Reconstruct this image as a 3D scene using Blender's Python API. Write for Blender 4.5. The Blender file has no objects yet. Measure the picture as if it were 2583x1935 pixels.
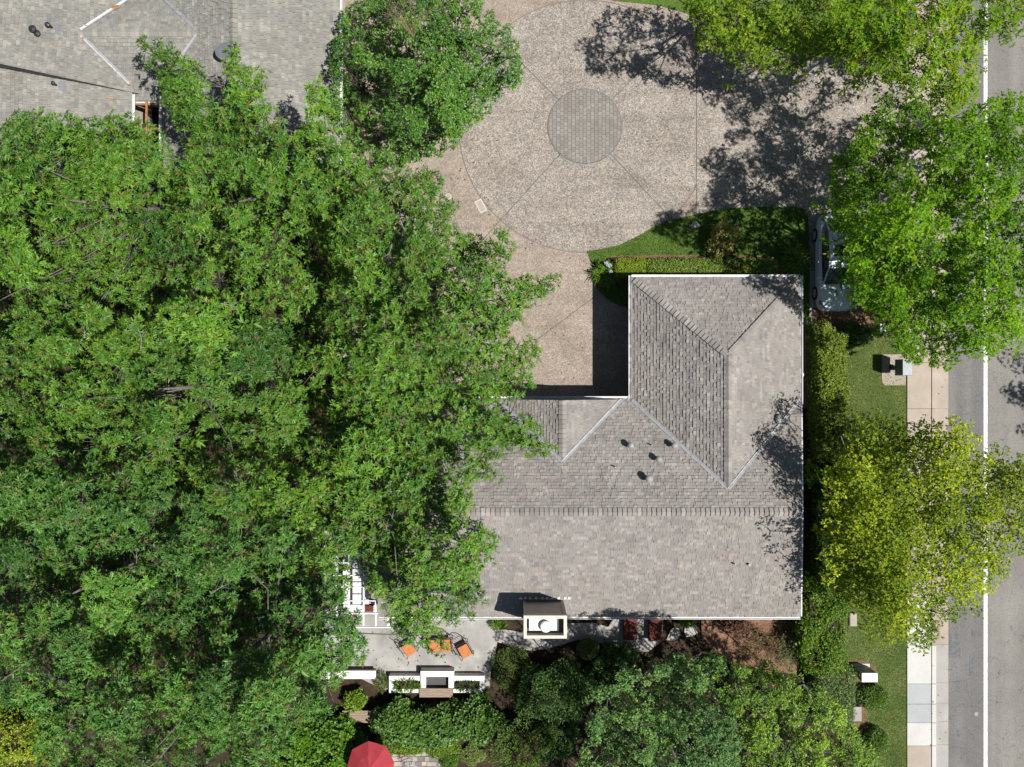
import bpy, bmesh, math, random
import numpy as np
from mathutils import Vector, Matrix, Quaternion

R = math.radians
sc = bpy.context.scene
col = sc.collection
random.seed(7)
RNG = np.random.default_rng(11)

# ------------------------------------------------------------------ camera, sky, sun, exposure
HCAM, S, CX, CY = 40.0, 52.0, 1291.5, 967.5
cam_d = bpy.data.cameras.new('camera'); cam = bpy.data.objects.new('camera', cam_d); col.objects.link(cam)
cam.location = (0, 0, HCAM); cam.rotation_euler = (0, 0, 0)
cam_d.sensor_width = 36.0; cam_d.lens = 36.0 * HCAM / (2583.0 / S); cam_d.clip_end = 2000
sc.camera = cam

SUNV = Vector((0.50, -0.185, 1.0)).normalized()
w = bpy.data.worlds.new('World'); sc.world = w; w.use_nodes = True
nt = w.node_tree; bg = nt.nodes['Background']
sky = nt.nodes.new('ShaderNodeTexSky'); sky.sky_type = 'NISHITA'; sky.sun_disc = False
sky.sun_elevation = math.asin(SUNV.z); sky.sun_rotation = math.atan2(SUNV.x, SUNV.y)
nt.links.new(sky.outputs[0], bg.inputs[0]); bg.inputs[1].default_value = 0.05
sun_d = bpy.data.lights.new('sun', 'SUN'); sun_d.energy = 5.0; sun_d.angle = R(0.53); sun_d.color = (1.0, 0.965, 0.91)
sun = bpy.data.objects.new('sun', sun_d); col.objects.link(sun); sun.location = (15, -6, 60)
sun.rotation_euler = (-SUNV).to_track_quat('-Z', 'Y').to_euler()
vs = sc.view_settings; vs.view_transform = 'Standard'; vs.look = 'None'; vs.gamma = 1; vs.exposure = 0.5
vs.use_curve_mapping = False
try:
    sc.cycles.max_bounces = 5; sc.cycles.diffuse_bounces = 2; sc.cycles.glossy_bounces = 2
    sc.cycles.transmission_bounces = 3
except Exception:
    pass

# ------------------------------------------------------------------ helpers
def P(px, py, z=0.0):
    k = (1 - z / HCAM) / S
    return Vector(((px - CX) * k, (CY - py) * k, z))
def D(x, y, z=0.0):                       # same, from a 2212-wide view of the photograph
    return P(x * 1.16772, y * 1.16772, z)
def DX(pts): return [(x * 1.16772, y * 1.16772) for x, y in pts]

def link(o, parent=None):
    col.objects.link(o)
    if parent is not None: o.parent = parent
    return o
def tag(o, label=None, cat=None, group=None, kind=None):
    if label: o['label'] = label
    if cat: o['category'] = cat
    if group: o['group'] = group
    if kind: o['kind'] = kind
    return o
def empty(name, loc, rz=0):
    o = bpy.data.objects.new(name, None); o.location = loc; o.rotation_euler = (0, 0, rz)
    return link(o)
def thing(name, label, cat, loc=(0, 0, 0), rz=0, group=None):
    return tag(empty(name, loc, rz), label, cat, group)

class MB:
    """collects faces; build() links one mesh object"""
    def __init__(s): s.v = []; s.f = []; s.c = []; s.col = None
    def add(s, vs, fs, c=None):
        n = len(s.v); s.v += [tuple(v) for v in vs]; s.f += [tuple(i + n for i in f) for f in fs]
        if c is not None: s.col = True
        s.c += [c or (1, 1, 1)] * len(vs)
        return s
    def box(s, lo, hi, m=None, c=None, taper=0):
        x0, y0, z0 = lo; x1, y1, z1 = hi; t = taper
        vs = [(x0, y0, z0), (x1, y0, z0), (x1, y1, z0), (x0, y1, z0), (x0 + t, y0 + t, z1), (x1 - t, y0 + t, z1), (x1 - t, y1 - t, z1), (x0 + t, y1 - t, z1)]
        if m is not None: vs = [m @ Vector(v) for v in vs]
        return s.add(vs, [(0, 3, 2, 1), (4, 5, 6, 7), (0, 1, 5, 4), (1, 2, 6, 5), (2, 3, 7, 6), (3, 0, 4, 7)], c)
    def prism(s, poly, z0, z1, c=None, cap=True):
        n = len(poly)
        a = sum(poly[i][0] * poly[(i + 1) % n][1] - poly[(i + 1) % n][0] * poly[i][1] for i in range(n))
        if a < 0: poly = poly[::-1]
        vs = [(p[0], p[1], z0) for p in poly] + [(p[0], p[1], z1) for p in poly]
        fs = [tuple(range(n, 2 * n))] + [(i, (i + 1) % n, n + (i + 1) % n, n + i) for i in range(n)]
        return s.add(vs, fs, c)
    def tube(s, pts, rads, n=8, cap=True, c=None):
        pts = [Vector(p) for p in pts]; rings = []; up = Vector((0.31, 0.17, 0.93)).normalized()
        for i, p in enumerate(pts):
            t = (pts[min(i + 1, len(pts) - 1)] - pts[max(i - 1, 0)])
            if t.length < 1e-9: t = Vector((0, 0, 1))
            t.normalize(); a = t.cross(up)
            if a.length < 1e-3: a = t.cross(Vector((1, 0, 0)))
            a.normalize(); b = t.cross(a)
            r = rads[i] if hasattr(rads, '__len__') else rads
            rings.append([p + (a * math.cos(2 * math.pi * k / n) + b * math.sin(2 * math.pi * k / n)) * r for k in range(n)])
        vs = [q for r_ in rings for q in r_]; fs = []
        for i in range(len(pts) - 1):
            for k in range(n):
                fs.append((i * n + k, i * n + (k + 1) % n, (i + 1) * n + (k + 1) % n, (i + 1) * n + k))
        if cap: fs += [tuple(range(n))[::-1], tuple(range((len(pts) - 1) * n, len(pts) * n))]
        return s.add(vs, fs, c)
    def lathe(s, prof, n=16, loc=(0, 0, 0), c=None):
        vs = []; fs = []
        for r, z in prof:
            for k in range(n): vs.append((loc[0] + r * math.cos(2 * math.pi * k / n), loc[1] + r * math.sin(2 * math.pi * k / n), loc[2] + z))
        for i in range(len(prof) - 1):
            for k in range(n): fs.append((i * n + k, i * n + (k + 1) % n, (i + 1) * n + (k + 1) % n, (i + 1) * n + k))
        fs.append(tuple(range((len(prof) - 1) * n, len(prof) * n)))
        return s.add(vs, fs, c)
    def build(s, name, mat, parent=None, smooth=False, bevel=0):
        me = bpy.data.meshes.new(name); me.from_pydata(s.v, [], s.f); me.update()
        if s.col:
            at = me.color_attributes.new('tint', 'FLOAT_COLOR', 'POINT')
            at.data.foreach_set('color', np.array([(*c, 1.0) for c in s.c], dtype=np.float32).ravel())
        if mat: me.materials.append(mat)
        if smooth: me.polygons.foreach_set('use_smooth', [True] * len(me.polygons))
        o = link(bpy.data.objects.new(name, me), parent)
        if bevel:
            b = o.modifiers.new('bevel', 'BEVEL'); b.width = bevel; b.segments = 2; b.limit_method = 'ANGLE'
        return o

def np_mesh(name, verts, tris, colors, mat, parent=None):
    me = bpy.data.meshes.new(name); nv, nf = len(verts), len(tris)
    me.vertices.add(nv); me.vertices.foreach_set('co', verts.astype(np.float32).ravel())
    me.loops.add(nf * 3); me.loops.foreach_set('vertex_index', tris.astype(np.int32).ravel())
    me.polygons.add(nf); me.polygons.foreach_set('loop_start', np.arange(0, nf * 3, 3, dtype=np.int32))
    me.update(calc_edges=True)
    if colors is not None:
        at = me.color_attributes.new('tint', 'FLOAT_COLOR', 'POINT')
        c4 = np.ones((nv, 4), dtype=np.float32); c4[:, :3] = colors; at.data.foreach_set('color', c4.ravel())
    me.materials.append(mat)
    return link(bpy.data.objects.new(name, me), parent)

# ------------------------------------------------------------------ materials
def newmat(name):
    m = bpy.data.materials.new(name); m.use_nodes = True
    return m, m.node_tree, m.node_tree.nodes['Principled BSDF']
def N(nt, typ, **kw):
    n = nt.nodes.new(typ)
    for k, v in kw.items(): setattr(n, k, v)
    return n
def ramp(nt, src, stops):
    r = N(nt, 'ShaderNodeValToRGB'); e = r.color_ramp.elements
    while len(e) < len(stops): e.new(0.5)
    for i, (p, c) in enumerate(stops): e[i].position = p; e[i].color = (*c, 1)
    nt.links.new(src, r.inputs[0]); return r.outputs[0]
def mixc(nt, fac, a, b, mode='MIX'):
    m = N(nt, 'ShaderNodeMix', data_type='RGBA', blend_type=mode)
    if isinstance(fac, (int, float)): m.inputs[0].default_value = fac
    else: nt.links.new(fac, m.inputs[0])
    for i, x in ((6, a), (7, b)):
        if isinstance(x, tuple): m.inputs[i].default_value = (*x, 1)
        else: nt.links.new(x, m.inputs[i])
    return m.outputs[2]
def wcoord(nt):
    return N(nt, 'ShaderNodeNewGeometry').outputs['Position']
def noise(nt, scale, detail=4, rough=0.55, vec=None, dist=0):
    n = N(nt, 'ShaderNodeTexNoise'); n.inputs['Scale'].default_value = scale; n.inputs['Detail'].default_value = detail
    n.inputs['Roughness'].default_value = rough; n.inputs['Distortion'].default_value = dist
    nt.links.new(vec or wcoord(nt), n.inputs['Vector']); return n.outputs['Fac']
def bump(nt, b, h, strength, dist):
    n = N(nt, 'ShaderNodeBump'); n.inputs['Strength'].default_value = strength; n.inputs['Distance'].default_value = dist
    nt.links.new(h, n.inputs['Height']); nt.links.new(n.outputs[0], b.inputs['Normal'])

GA = 0.80
def paint(name, c, rough=0.5, var=0.12, scale=3.0, metal=0.0, spec=0.4, bscale=60, bstr=0.15):
    m, nt, b = newmat(name); c = tuple(x * GA for x in c)
    f = noise(nt, scale, 5)
    lo = tuple(max(0, x * (1 - var * 1.6)) for x in c); hi = tuple(min(1, x * (1 + var)) for x in c)
    nt.links.new(ramp(nt, f, [(0.3, lo), (0.7, hi)]), b.inputs['Base Color'])
    b.inputs['Roughness'].default_value = rough; b.inputs['Metallic'].default_value = metal
    b.inputs['Specular IOR Level'].default_value = spec
    if bstr: bump(nt, b, noise(nt, bscale, 3), bstr, 0.01)
    return m
def tinted(name, rough=0.85, gain=(1, 1, 1), grain=70, gstr=0.35, spec=0.25, blotch=0.16, bstr=0.4):
    """colour from the mesh's own tint, with grain and blotches on top"""
    m, nt, b = newmat(name)
    a = N(nt, 'ShaderNodeAttribute', attribute_name='tint').outputs['Color']
    g = noise(nt, grain, 3, 0.7)
    lo = tuple(x * (1 - gstr) for x in gain); hi = tuple(x * (1 + gstr) for x in gain)
    c = mixc(nt, 1.0, a, ramp(nt, g, [(0.3, lo), (0.7, hi)]), 'MULTIPLY')
    bl = ramp(nt, noise(nt, 0.7, 4, 0.6), [(0.3, (1 - blotch,) * 3), (0.7, (1 + blotch * 0.6,) * 3)])
    nt.links.new(mixc(nt, 1.0, c, bl, 'MULTIPLY'), b.inputs['Base Color'])
    b.inputs['Roughness'].default_value = rough; b.inputs['Specular IOR Level'].default_value = spec
    if bstr: bump(nt, b, g, bstr, 0.006)
    return m
def leafmat(name, rough=0.42, trans=0.28, spec=0.45, tgain=(1.3, 1.6, 0.6)):
    m, nt, b = newmat(name)
    a = N(nt, 'ShaderNodeAttribute', attribute_name='tint').outputs['Color']
    v = ramp(nt, noise(nt, 1.1, 3), [(0.3, (0.86, 0.9, 0.86)), (0.7, (1.12, 1.08, 1.0))])
    c = mixc(nt, 1.0, a, v, 'MULTIPLY')
    nt.links.new(c, b.inputs['Base Color'])
    b.inputs['Roughness'].default_value = rough; b.inputs['Specular IOR Level'].default_value = spec
    t = N(nt, 'ShaderNodeBsdfTranslucent'); nt.links.new(mixc(nt, 1.0, c, tgain, 'MULTIPLY'), t.inputs['Color'])
    mx = N(nt, 'ShaderNodeMixShader'); mx.inputs[0].default_value = trans
    nt.links.new(b.outputs[0], mx.inputs[1]); nt.links.new(t.outputs[0], mx.inputs[2])
    nt.links.new(mx.outputs[0], nt.nodes['Material Output'].inputs['Surface'])
    return m
def aggregate(name, base, stones, pink, fine=1.0):
    m, nt, b = newmat(name); pos = wcoord(nt); base = tuple(x * GA for x in base); stones = tuple(x * GA for x in stones)
    v = N(nt, 'ShaderNodeTexVoronoi'); v.inputs['Scale'].default_value = 21 * fine; nt.links.new(pos, v.inputs['Vector'])
    sep = N(nt, 'ShaderNodeSeparateColor'); nt.links.new(v.outputs['Color'], sep.inputs[0])
    st = ramp(nt, sep.outputs[0], [(0.0, tuple(x * 0.38 for x in stones)), (0.3, tuple(x * 0.72 for x in stones)), (0.62, stones), (1.0, tuple(min(0.8, x * 1.5) for x in stones))])
    edge = ramp(nt, v.outputs['Distance'], [(0.25, (1, 1, 1)), (0.62, (0.62, 0.6, 0.58))])
    c = mixc(nt, 1.0, st, edge, 'MULTIPLY')
    c = mixc(nt, pink, c, base)
    b1 = ramp(nt, noise(nt, 0.55, 5, 0.62), [(0.30, (0.74, 0.72, 0.70)), (0.66, (1.02, 1.01, 1.0))])
    c = mixc(nt, 1.0, c, b1, 'MULTIPLY')
    sp = ramp(nt, noise(nt, 3.3, 2, 0.5), [(0.70, (1, 1, 1)), (0.76, (0.72, 0.71, 0.70))]); c = mixc(nt, 1.0, c, sp, 'MULTIPLY')
    mp_ = N(nt, 'ShaderNodeMapping'); mp_.inputs['Scale'].default_value = (0.12, 1.7, 1); mp_.inputs['Rotation'].default_value = (0, 0, 0.25); nt.links.new(pos, mp_.inputs[0])
    ty = ramp(nt, noise(nt, 1.0, 3, 0.5, vec=mp_.outputs[0], dist=0.6), [(0.34, (0.86, 0.85, 0.85)), (0.5, (1, 1, 1))]); c = mixc(nt, 1.0, c, ty, 'MULTIPLY')
    b2 = ramp(nt, noise(nt, 2.6, 4, 0.6), [(0.35, (0.9, 0.9, 0.91)), (0.65, (1.05, 1.04, 1.03))])
    nt.links.new(mixc(nt, 1.0, c, b2, 'MULTIPLY'), b.inputs['Base Color'])
    b.inputs['Roughness'].default_value = 0.85; b.inputs['Specular IOR Level'].default_value = 0.25
    bump(nt, b, v.outputs['Distance'], 0.35, 0.012)
    return m
def concrete(name, c, stain=0.22):
    m, nt, b = newmat(name); c = tuple(x * GA for x in c)
    f1 = ramp(nt, noise(nt, 0.9, 6, 0.65, dist=0.4), [(0.28, tuple(x * (1 - stain) for x in c)), (0.7, tuple(x * 1.06 for x in c))])
    f2 = ramp(nt, noise(nt, 40, 2), [(0.3, (0.9, 0.9, 0.9)), (0.7, (1.08, 1.08, 1.08))])
    nt.links.new(mixc(nt, 1.0, f1, f2, 'MULTIPLY'), b.inputs['Base Color'])
    b.inputs['Roughness'].default_value = 0.8; b.inputs['Specular IOR Level'].default_value = 0.3
    bump(nt, b, noise(nt, 55, 3), 0.2, 0.005)
    return m
def asphalt(name, gain=1.0, warm=(1, 1, 1), crack=(0.6, 0.6, 0.6), cscale=0.8):
    m, nt, b = newmat(name); pos = wcoord(nt)
    f1 = ramp(nt, noise(nt, 0.35, 6, 0.6), [(0.3, (0.13, 0.126, 0.121)), (0.7, (0.175, 0.168, 0.159))])
    g = ramp(nt, noise(nt, 32, 2, 0.8), [(0.3, (0.66, 0.66, 0.66)), (0.7, (1.3, 1.3, 1.3))])
    c = mixc(nt, 1.0, f1, g, 'MULTIPLY')
    # lengthwise wheel and paving bands
    mp = N(nt, 'ShaderNodeMapping'); mp.inputs['Scale'].default_value = (1.3, 0.03, 1); nt.links.new(pos, mp.inputs[0])
    bd = ramp(nt, noise(nt, 1.0, 3, 0.5, vec=mp.outputs[0]), [(0.35, (0.86, 0.86, 0.88)), (0.65, (1.1, 1.1, 1.08))])
    c = mixc(nt, 1.0, c, bd, 'MULTIPLY'); c = mixc(nt, 1.0, c, tuple(gain * x for x in warm), 'MULTIPLY')
    # cracks: edges of a large warped cell pattern
    wv = N(nt, 'ShaderNodeTexNoise'); wv.inputs['Scale'].default_value = 1.6; wv.inputs['Detail'].default_value = 5; nt.links.new(pos, wv.inputs['Vector'])
    ad = N(nt, 'ShaderNodeVectorMath', operation='MULTIPLY_ADD'); nt.links.new(wv.outputs['Color'], ad.inputs[0]); ad.inputs[1].default_value = (0.9, 0.9, 0.9); nt.links.new(pos, ad.inputs[2])
    v = N(nt, 'ShaderNodeTexVoronoi', feature='DISTANCE_TO_EDGE'); v.inputs['Scale'].default_value = cscale; nt.links.new(ad.outputs[0], v.inputs['Vector'])
    ck = ramp(nt, v.outputs['Distance'], [(0.002, crack), (0.012, (1, 1, 1))])
    gate = ramp(nt, noise(nt, 0.5, 2), [(0.42, (1, 1, 1)), (0.52, (0, 0, 0))])
    gt = N(nt, 'ShaderNodeRGBToBW'); nt.links.new(gate, gt.inputs[0])
    ck2 = mixc(nt, gt.outputs[0], ck, (1, 1, 1))
    nt.links.new(mixc(nt, 1.0, c, ck2, 'MULTIPLY'), b.inputs['Base Color'])
    b.inputs['Roughness'].default_value = 0.9; b.inputs['Specular IOR Level'].default_value = 0.2
    bump(nt, b, noise(nt, 60, 2), 0.3, 0.006)
    return m
def soilmat(name, a, bcol, scale=2.2):
    m, nt, b = newmat(name)
    f = noise(nt, scale, 8, 0.7); g = noise(nt, 28, 4, 0.8)
    c = mixc(nt, 1.0, ramp(nt, f, [(0.3, a), (0.68, bcol)]), ramp(nt, g, [(0.3, (0.5, 0.48, 0.45)), (0.7, (1.45, 1.4, 1.35))]), 'MULTIPLY')
    nt.links.new(c, b.inputs['Base Color']); b.inputs['Roughness'].default_value = 0.95; b.inputs['Specular IOR Level'].default_value = 0.1
    bump(nt, b, g, 0.8, 0.03)
    return m
def lawnmat(name, a, bcol):
    m, nt, b = newmat(name)
    c = mixc(nt, 1.0, ramp(nt, noise(nt, 0.8, 6, 0.65), [(0.3, a), (0.7, bcol)]), ramp(nt, noise(nt, 30, 3, 0.8), [(0.3, (0.55, 0.6, 0.5)), (0.7, (1.35, 1.3, 1.25))]), 'MULTIPLY')
    nt.links.new(c, b.inputs['Base Color']); b.inputs['Roughness'].default_value = 0.9; b.inputs['Specular IOR Level'].default_value = 0.15
    bump(nt, b, noise(nt, 40, 3), 0.7, 0.03)
    return m
def glassy(name, c):
    m, nt, b = newmat(name); nt.links.new(ramp(nt, noise(nt, 2, 2), [(0.3, c), (0.7, tuple(x * 1.3 for x in c))]), b.inputs['Base Color'])
    b.inputs['Roughness'].default_value = 0.06; b.inputs['Specular IOR Level'].default_value = 0.6
    return m
def woodmat(name, a, bcol, sc_=(3, 30, 3)):
    m, nt, b = newmat(name)
    mp = N(nt, 'ShaderNodeMapping'); mp.inputs['Scale'].default_value = sc_; nt.links.new(wcoord(nt), mp.inputs[0])
    nt.links.new(ramp(nt, noise(nt, 1, 6, 0.65, vec=mp.outputs[0]), [(0.3, a), (0.7, bcol)]), b.inputs['Base Color'])
    b.inputs['Roughness'].default_value = 0.7
    return m

M = {}
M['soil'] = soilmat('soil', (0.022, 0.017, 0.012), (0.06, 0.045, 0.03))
M['mulch'] = soilmat('mulch', (0.11, 0.062, 0.042), (0.25, 0.15, 0.105), 3.0)
M['lawn'] = lawnmat('lawn', (0.055, 0.105, 0.018), (0.10, 0.16, 0.036))
M['lawn_dry'] = lawnmat('lawn_dry', (0.06, 0.095, 0.025), (0.14, 0.155, 0.06))
M['agg'] = aggregate('aggregate', (0.42, 0.375, 0.325), (0.44, 0.405, 0.365), 0.22)
M['agg_pink'] = aggregate('aggregate_border', (0.42, 0.345, 0.285), (0.43, 0.38, 0.33), 0.45, 1.0)
M['joint'] = paint('joint', (0.19, 0.165, 0.14), 0.9)
M['paver'] = tinted('paver', 0.9, grain=40, gstr=0.2)
M['asphalt'] = asphalt('asphalt')
M['asphalt_old'] = asphalt('asphalt_old', 1.12, (1.02, 1.0, 0.97), (0.5, 0.5, 0.5), 1.1)
M['patch'] = paint('asphalt_patch', (0.15, 0.15, 0.155), 0.9, 0.2, 6)
M['line'] = paint('road_paint', (0.72, 0.72, 0.71), 0.7, 0.22, 9)
M['conc'] = concrete('concrete', (0.40, 0.385, 0.36))
M['conc_w'] = concrete('concrete_new', (0.55, 0.54, 0.52), 0.1)
M['conc_p'] = concrete('concrete_warm', (0.43, 0.36, 0.30))
M['conc_g'] = concrete('concrete_grey', (0.40, 0.41, 0.42), 0.16)
M['patio'] = concrete('patio_concrete', (0.42, 0.405, 0.38), 0.45)
M['shingle'] = tinted('shingle', 0.92, grain=55, gstr=0.22, spec=0.15)
M['deck'] = paint('roof_underlay', (0.13, 0.12, 0.112), 0.95)
M['gutter'] = paint('white_gutter', (0.78, 0.78, 0.78), 0.4, 0.05)
M['flash'] = paint('galvanised', (0.50, 0.51, 0.52), 0.45, 0.12, 5, 0.35)
M['stucco'] = paint('stucco', (0.58, 0.52, 0.43), 0.9, 0.1, 2, bstr=0.4)
M['stucco_w'] = paint('white_stucco', (0.76, 0.74, 0.71), 0.85, 0.07, 3, bstr=0.3)
M['stucco_c'] = paint('cream_stucco', (0.66, 0.60, 0.51), 0.85, 0.07, 3, bstr=0.3)
M['trim'] = paint('dark_trim', (0.07, 0.068, 0.065), 0.6)
M['white'] = paint('white_paint', (0.8, 0.8, 0.8), 0.5, 0.05)
M['rust'] = paint('rusted_copper', (0.36, 0.18, 0.075), 0.8, 0.3, 12)
M['darkmetal'] = paint('dark_metal', (0.045, 0.045, 0.05), 0.4, 0.2, 8, 0.3)
M['greymetal'] = paint('grey_metal', (0.17, 0.185, 0.205), 0.45, 0.1, 5, 0.2)
M['greyvent'] = paint('vent_grey', (0.33, 0.33, 0.33), 0.6, 0.1, 5)
M['glass'] = glassy('window_glass', (0.02, 0.025, 0.03))
M['bark'] = paint('bark', (0.16, 0.14, 0.125), 0.9, 0.3, 8, bstr=0.6)
M['twig'] = paint('pale_bark', (0.34, 0.32, 0.30), 0.85, 0.25, 10)
M['orange'] = paint('orange_cushion', (0.52, 0.20, 0.07), 0.9, 0.1, 6)
M['redcush'] = paint('brick_red_cushion', (0.14, 0.034, 0.024), 0.9, 0.12, 6)
M['umbrella'] = paint('red_canvas', (0.36, 0.034, 0.045), 0.85, 0.07, 5)
M['wood'] = woodmat('weathered_wood', (0.17, 0.12, 0.08), (0.30, 0.225, 0.16))
M['carpaint'] = paint('silver_white_paint', (0.60, 0.66, 0.73), 0.35, 0.03, 2, 0.0, 0.35, bstr=0)
M['rubber'] = paint('rubber', (0.02, 0.02, 0.02), 0.8)
M['lens'] = glassy('headlight_lens', (0.05, 0.055, 0.06))
M['leaf'] = leafmat('leaf', 0.45, 0.18)
M['leaf_gloss'] = leafmat('glossy_leaf', 0.46, 0.14, 0.34)
M['leaf_soft'] = leafmat('soft_leaf', 0.6, 0.32, 0.15)
M['stone'] = tinted('stone', 0.85, grain=22, gstr=0.25)

# ------------------------------------------------------------------ ground, road, driveway
def sheet(name, poly, z, mat, parent=None, thick=0.0, kind='structure'):
    m = MB(); m.prism([(p[0], p[1]) for p in poly], z - max(thick, 0.03), z)
    o = m.build(name, mat, parent)
    if parent is None: o['kind'] = kind
    return o
def polyP(pts, z=0): return [P(x, y, z) for x, y in pts]

g = MB(); g.add([(-400, -400, -0.05), (400, -400, -0.05), (400, 400, -0.05), (-400, 400, -0.05)], [(0, 1, 2, 3)])
g.build('ground', M['soil'])['kind'] = 'structure'

def clip(poly, n, d):                      # keep n.p <= d
    out = []
    for i in range(len(poly)):
        a, b = poly[i], poly[(i + 1) % len(poly)]
        da, db = n[0] * a[0] + n[1] * a[1] - d, n[0] * b[0] + n[1] * b[1] - d
        if da <= 0: out.append(a)
        if da * db < 0:
            t = da / (da - db); out.append((a[0] + (b[0] - a[0]) * t, a[1] + (b[1] - a[1]) * t))
    return out

CC = P(1475, 319); CR = 1.80; RO = 6.12; J = 0.022
XJ1, XJ2, XJ3 = P(1756, 0).x, P(2007, 0).x, P(2286, 0).x
drv = sheet('driveway', [(P(850, 0).x, 24), (P(850, 0).x, -1.2), (XJ3, -1.2), (XJ3, 24)], 0.0, M['joint'])
def sector(a0, a1, r0, r1, n=28):
    pts = []
    for i in range(n + 1):
        a = a0 + (a1 - a0) * i / n; pts.append((CC.x + r1 * math.cos(a), CC.y + r1 * math.sin(a)))
    for i in range(n + 1):
        a = a1 + (a0 - a1) * i / n; pts.append((CC.x + r0 * math.cos(a), CC.y + r0 * math.sin(a)))
    return pts
def slab(poly, mat, z=0.022):
    if len(poly) >= 3: MB().prism(poly, -0.02, z).build('slab', mat, drv)
angs = [(R(45), R(135)), (R(135), R(228)), (R(228), R(313)), (R(313), R(405))]
for k, (a0, a1) in enumerate(angs):
    nrm0 = (math.sin(a0), -math.cos(a0)); nrm1 = (-math.sin(a1), math.cos(a1))
    for r0, r1, mt in ((CR - 0.05, RO - J, M['agg']), (RO + J, 26, M['agg_pink'])):
        p = sector(a0, a1, r0, r1)
        p = clip(p, nrm0, nrm0[0] * CC.x + nrm0[1] * CC.y - J); p = clip(p, nrm1, nrm1[0] * CC.x + nrm1[1] * CC.y - J)
        p = clip(p, (1, 0), XJ1 - J); p = clip(p, (-1, 0), -P(852, 0).x); p = clip(p, (0, -1), 1.2)
        if r0 > 5 and k == 2:              # garage court, parted by one slanting joint
            a, b = P(1468, 772), P(1366, 848); n_ = Vector((-(b.y - a.y), b.x - a.x)).normalized(); d_ = n_.x * a.x + n_.y * a.y
            slab(clip(p, (n_.x, n_.y), d_ - J), M['agg_pink']); slab(clip(p, (-n_.x, -n_.y), -d_ - J), M['agg_pink'])
        elif len(p) > 2: slab(p, mt)
for x0, x1 in ((XJ1 + J, XJ2 - J), (XJ2 + J, XJ3 - J)):
    slab([(x0, 5.5), (x1, 5.5), (x1, 24), (x0, 24)], M['agg'])
slab([(XJ2 + J, 2.9), (XJ3 - 2.4, 2.9), (XJ3 - 2.4, 5.5 - J), (XJ2 + J, 5.5 - J)], M['conc_g'])

# paver circle: one disc of joint sand, each paver a piece
pc = MB(); pc.lathe([(CR + 0.03, 0.0), (CR + 0.03, 0.030), (CR, 0.034)], 48, (CC.x, CC.y, 0.0)); pc = pc.build('paver_circle', M['patch']); pc['kind'] = 'structure'
def inside_circle(poly):
    out = poly
    for k in range(40):
        a = 2 * math.pi * k / 40; n_ = (math.cos(a), math.sin(a)); out = clip(out, n_, n_[0] * CC.x + n_[1] * CC.y + CR - 0.02)
        if len(out) < 3: return []
    return out
pw, ph = 0.184, 0.205
ix = -10
for ix in range(-10, 11):
    for iy in range(-9, 10):
        x = CC.x + ix * pw; y = CC.y + iy * ph + (0.5 * ph if ix % 2 else 0)
        jx, jy = random.uniform(-0.006, 0.006), random.uniform(-0.006, 0.006)
        hw, hh, c_ = pw / 2 - 0.008, ph / 2 - 0.008, 0.03
        poly = [(x - hw + jx, y - hh + c_ + jy), (x - hw + c_ + jx, y - hh + jy), (x + hw - c_ + jx, y - hh + jy), (x + hw + jx, y - hh + c_ + jy), (x + hw + jx, y + hh - c_ + jy), (x + hw - c_ + jx, y + hh + jy), (x - hw + c_ + jx, y + hh + jy), (x - hw + jx, y + hh - c_ + jy)]
        q = inside_circle(poly)
        if len(q) >= 3:
            t = random.uniform(0.85, 1.12); MB().prism(q, 0.02, 0.044 + random.uniform(0, 0.005), (0.212 * t, 0.191 * t, 0.166 * t)).build('paver', M['paver'], pc)

# road, gutter, kerb, sidewalk
road = sheet('road', [(P(2390, 0).x, -60), (60, -60), (60, 60), (P(2390, 0).x, 60)], -0.02, M['asphalt'])
MB().prism([(P(2488, 0).x, -60), (59, -60), (59, 60), (P(2488, 0).x, 60)], -0.025, -0.0165).build('worn_lane', M['asphalt_old'], road)
ln = MB(); xa, xb = P(2481.5, 0).x, P(2491.5, 0).x
ln.prism([(xa, -60), (xb, -60), (xb, 60), (xa, 60)], -0.018, -0.012); ln.build('lane_line', M['line'], road)
for (x0, y0, x1, y1) in [(2394, 1600, 2423, 1660), (2446, 1655, 2460, 1705), (2412, 1716, 2423, 1746), (2415, 1840, 2423, 1862), (2462, 985, 2480, 1030)]:
    a, b = P(x0, y0), P(x1, y1); MB().prism([(a.x, a.y), (b.x, a.y), (b.x, b.y), (a.x, b.y)], -0.018, -0.015).build('asphalt_patch', M['patch'], road)
mh = MB(); c_ = P(2463, 1803); mh.lathe([(0.11, -0.018), (0.11, -0.008), (0.08, -0.006)], 16, (c_.x, c_.y, 0)); mh.build('valve_cover', M['darkmetal'], road)

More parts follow.
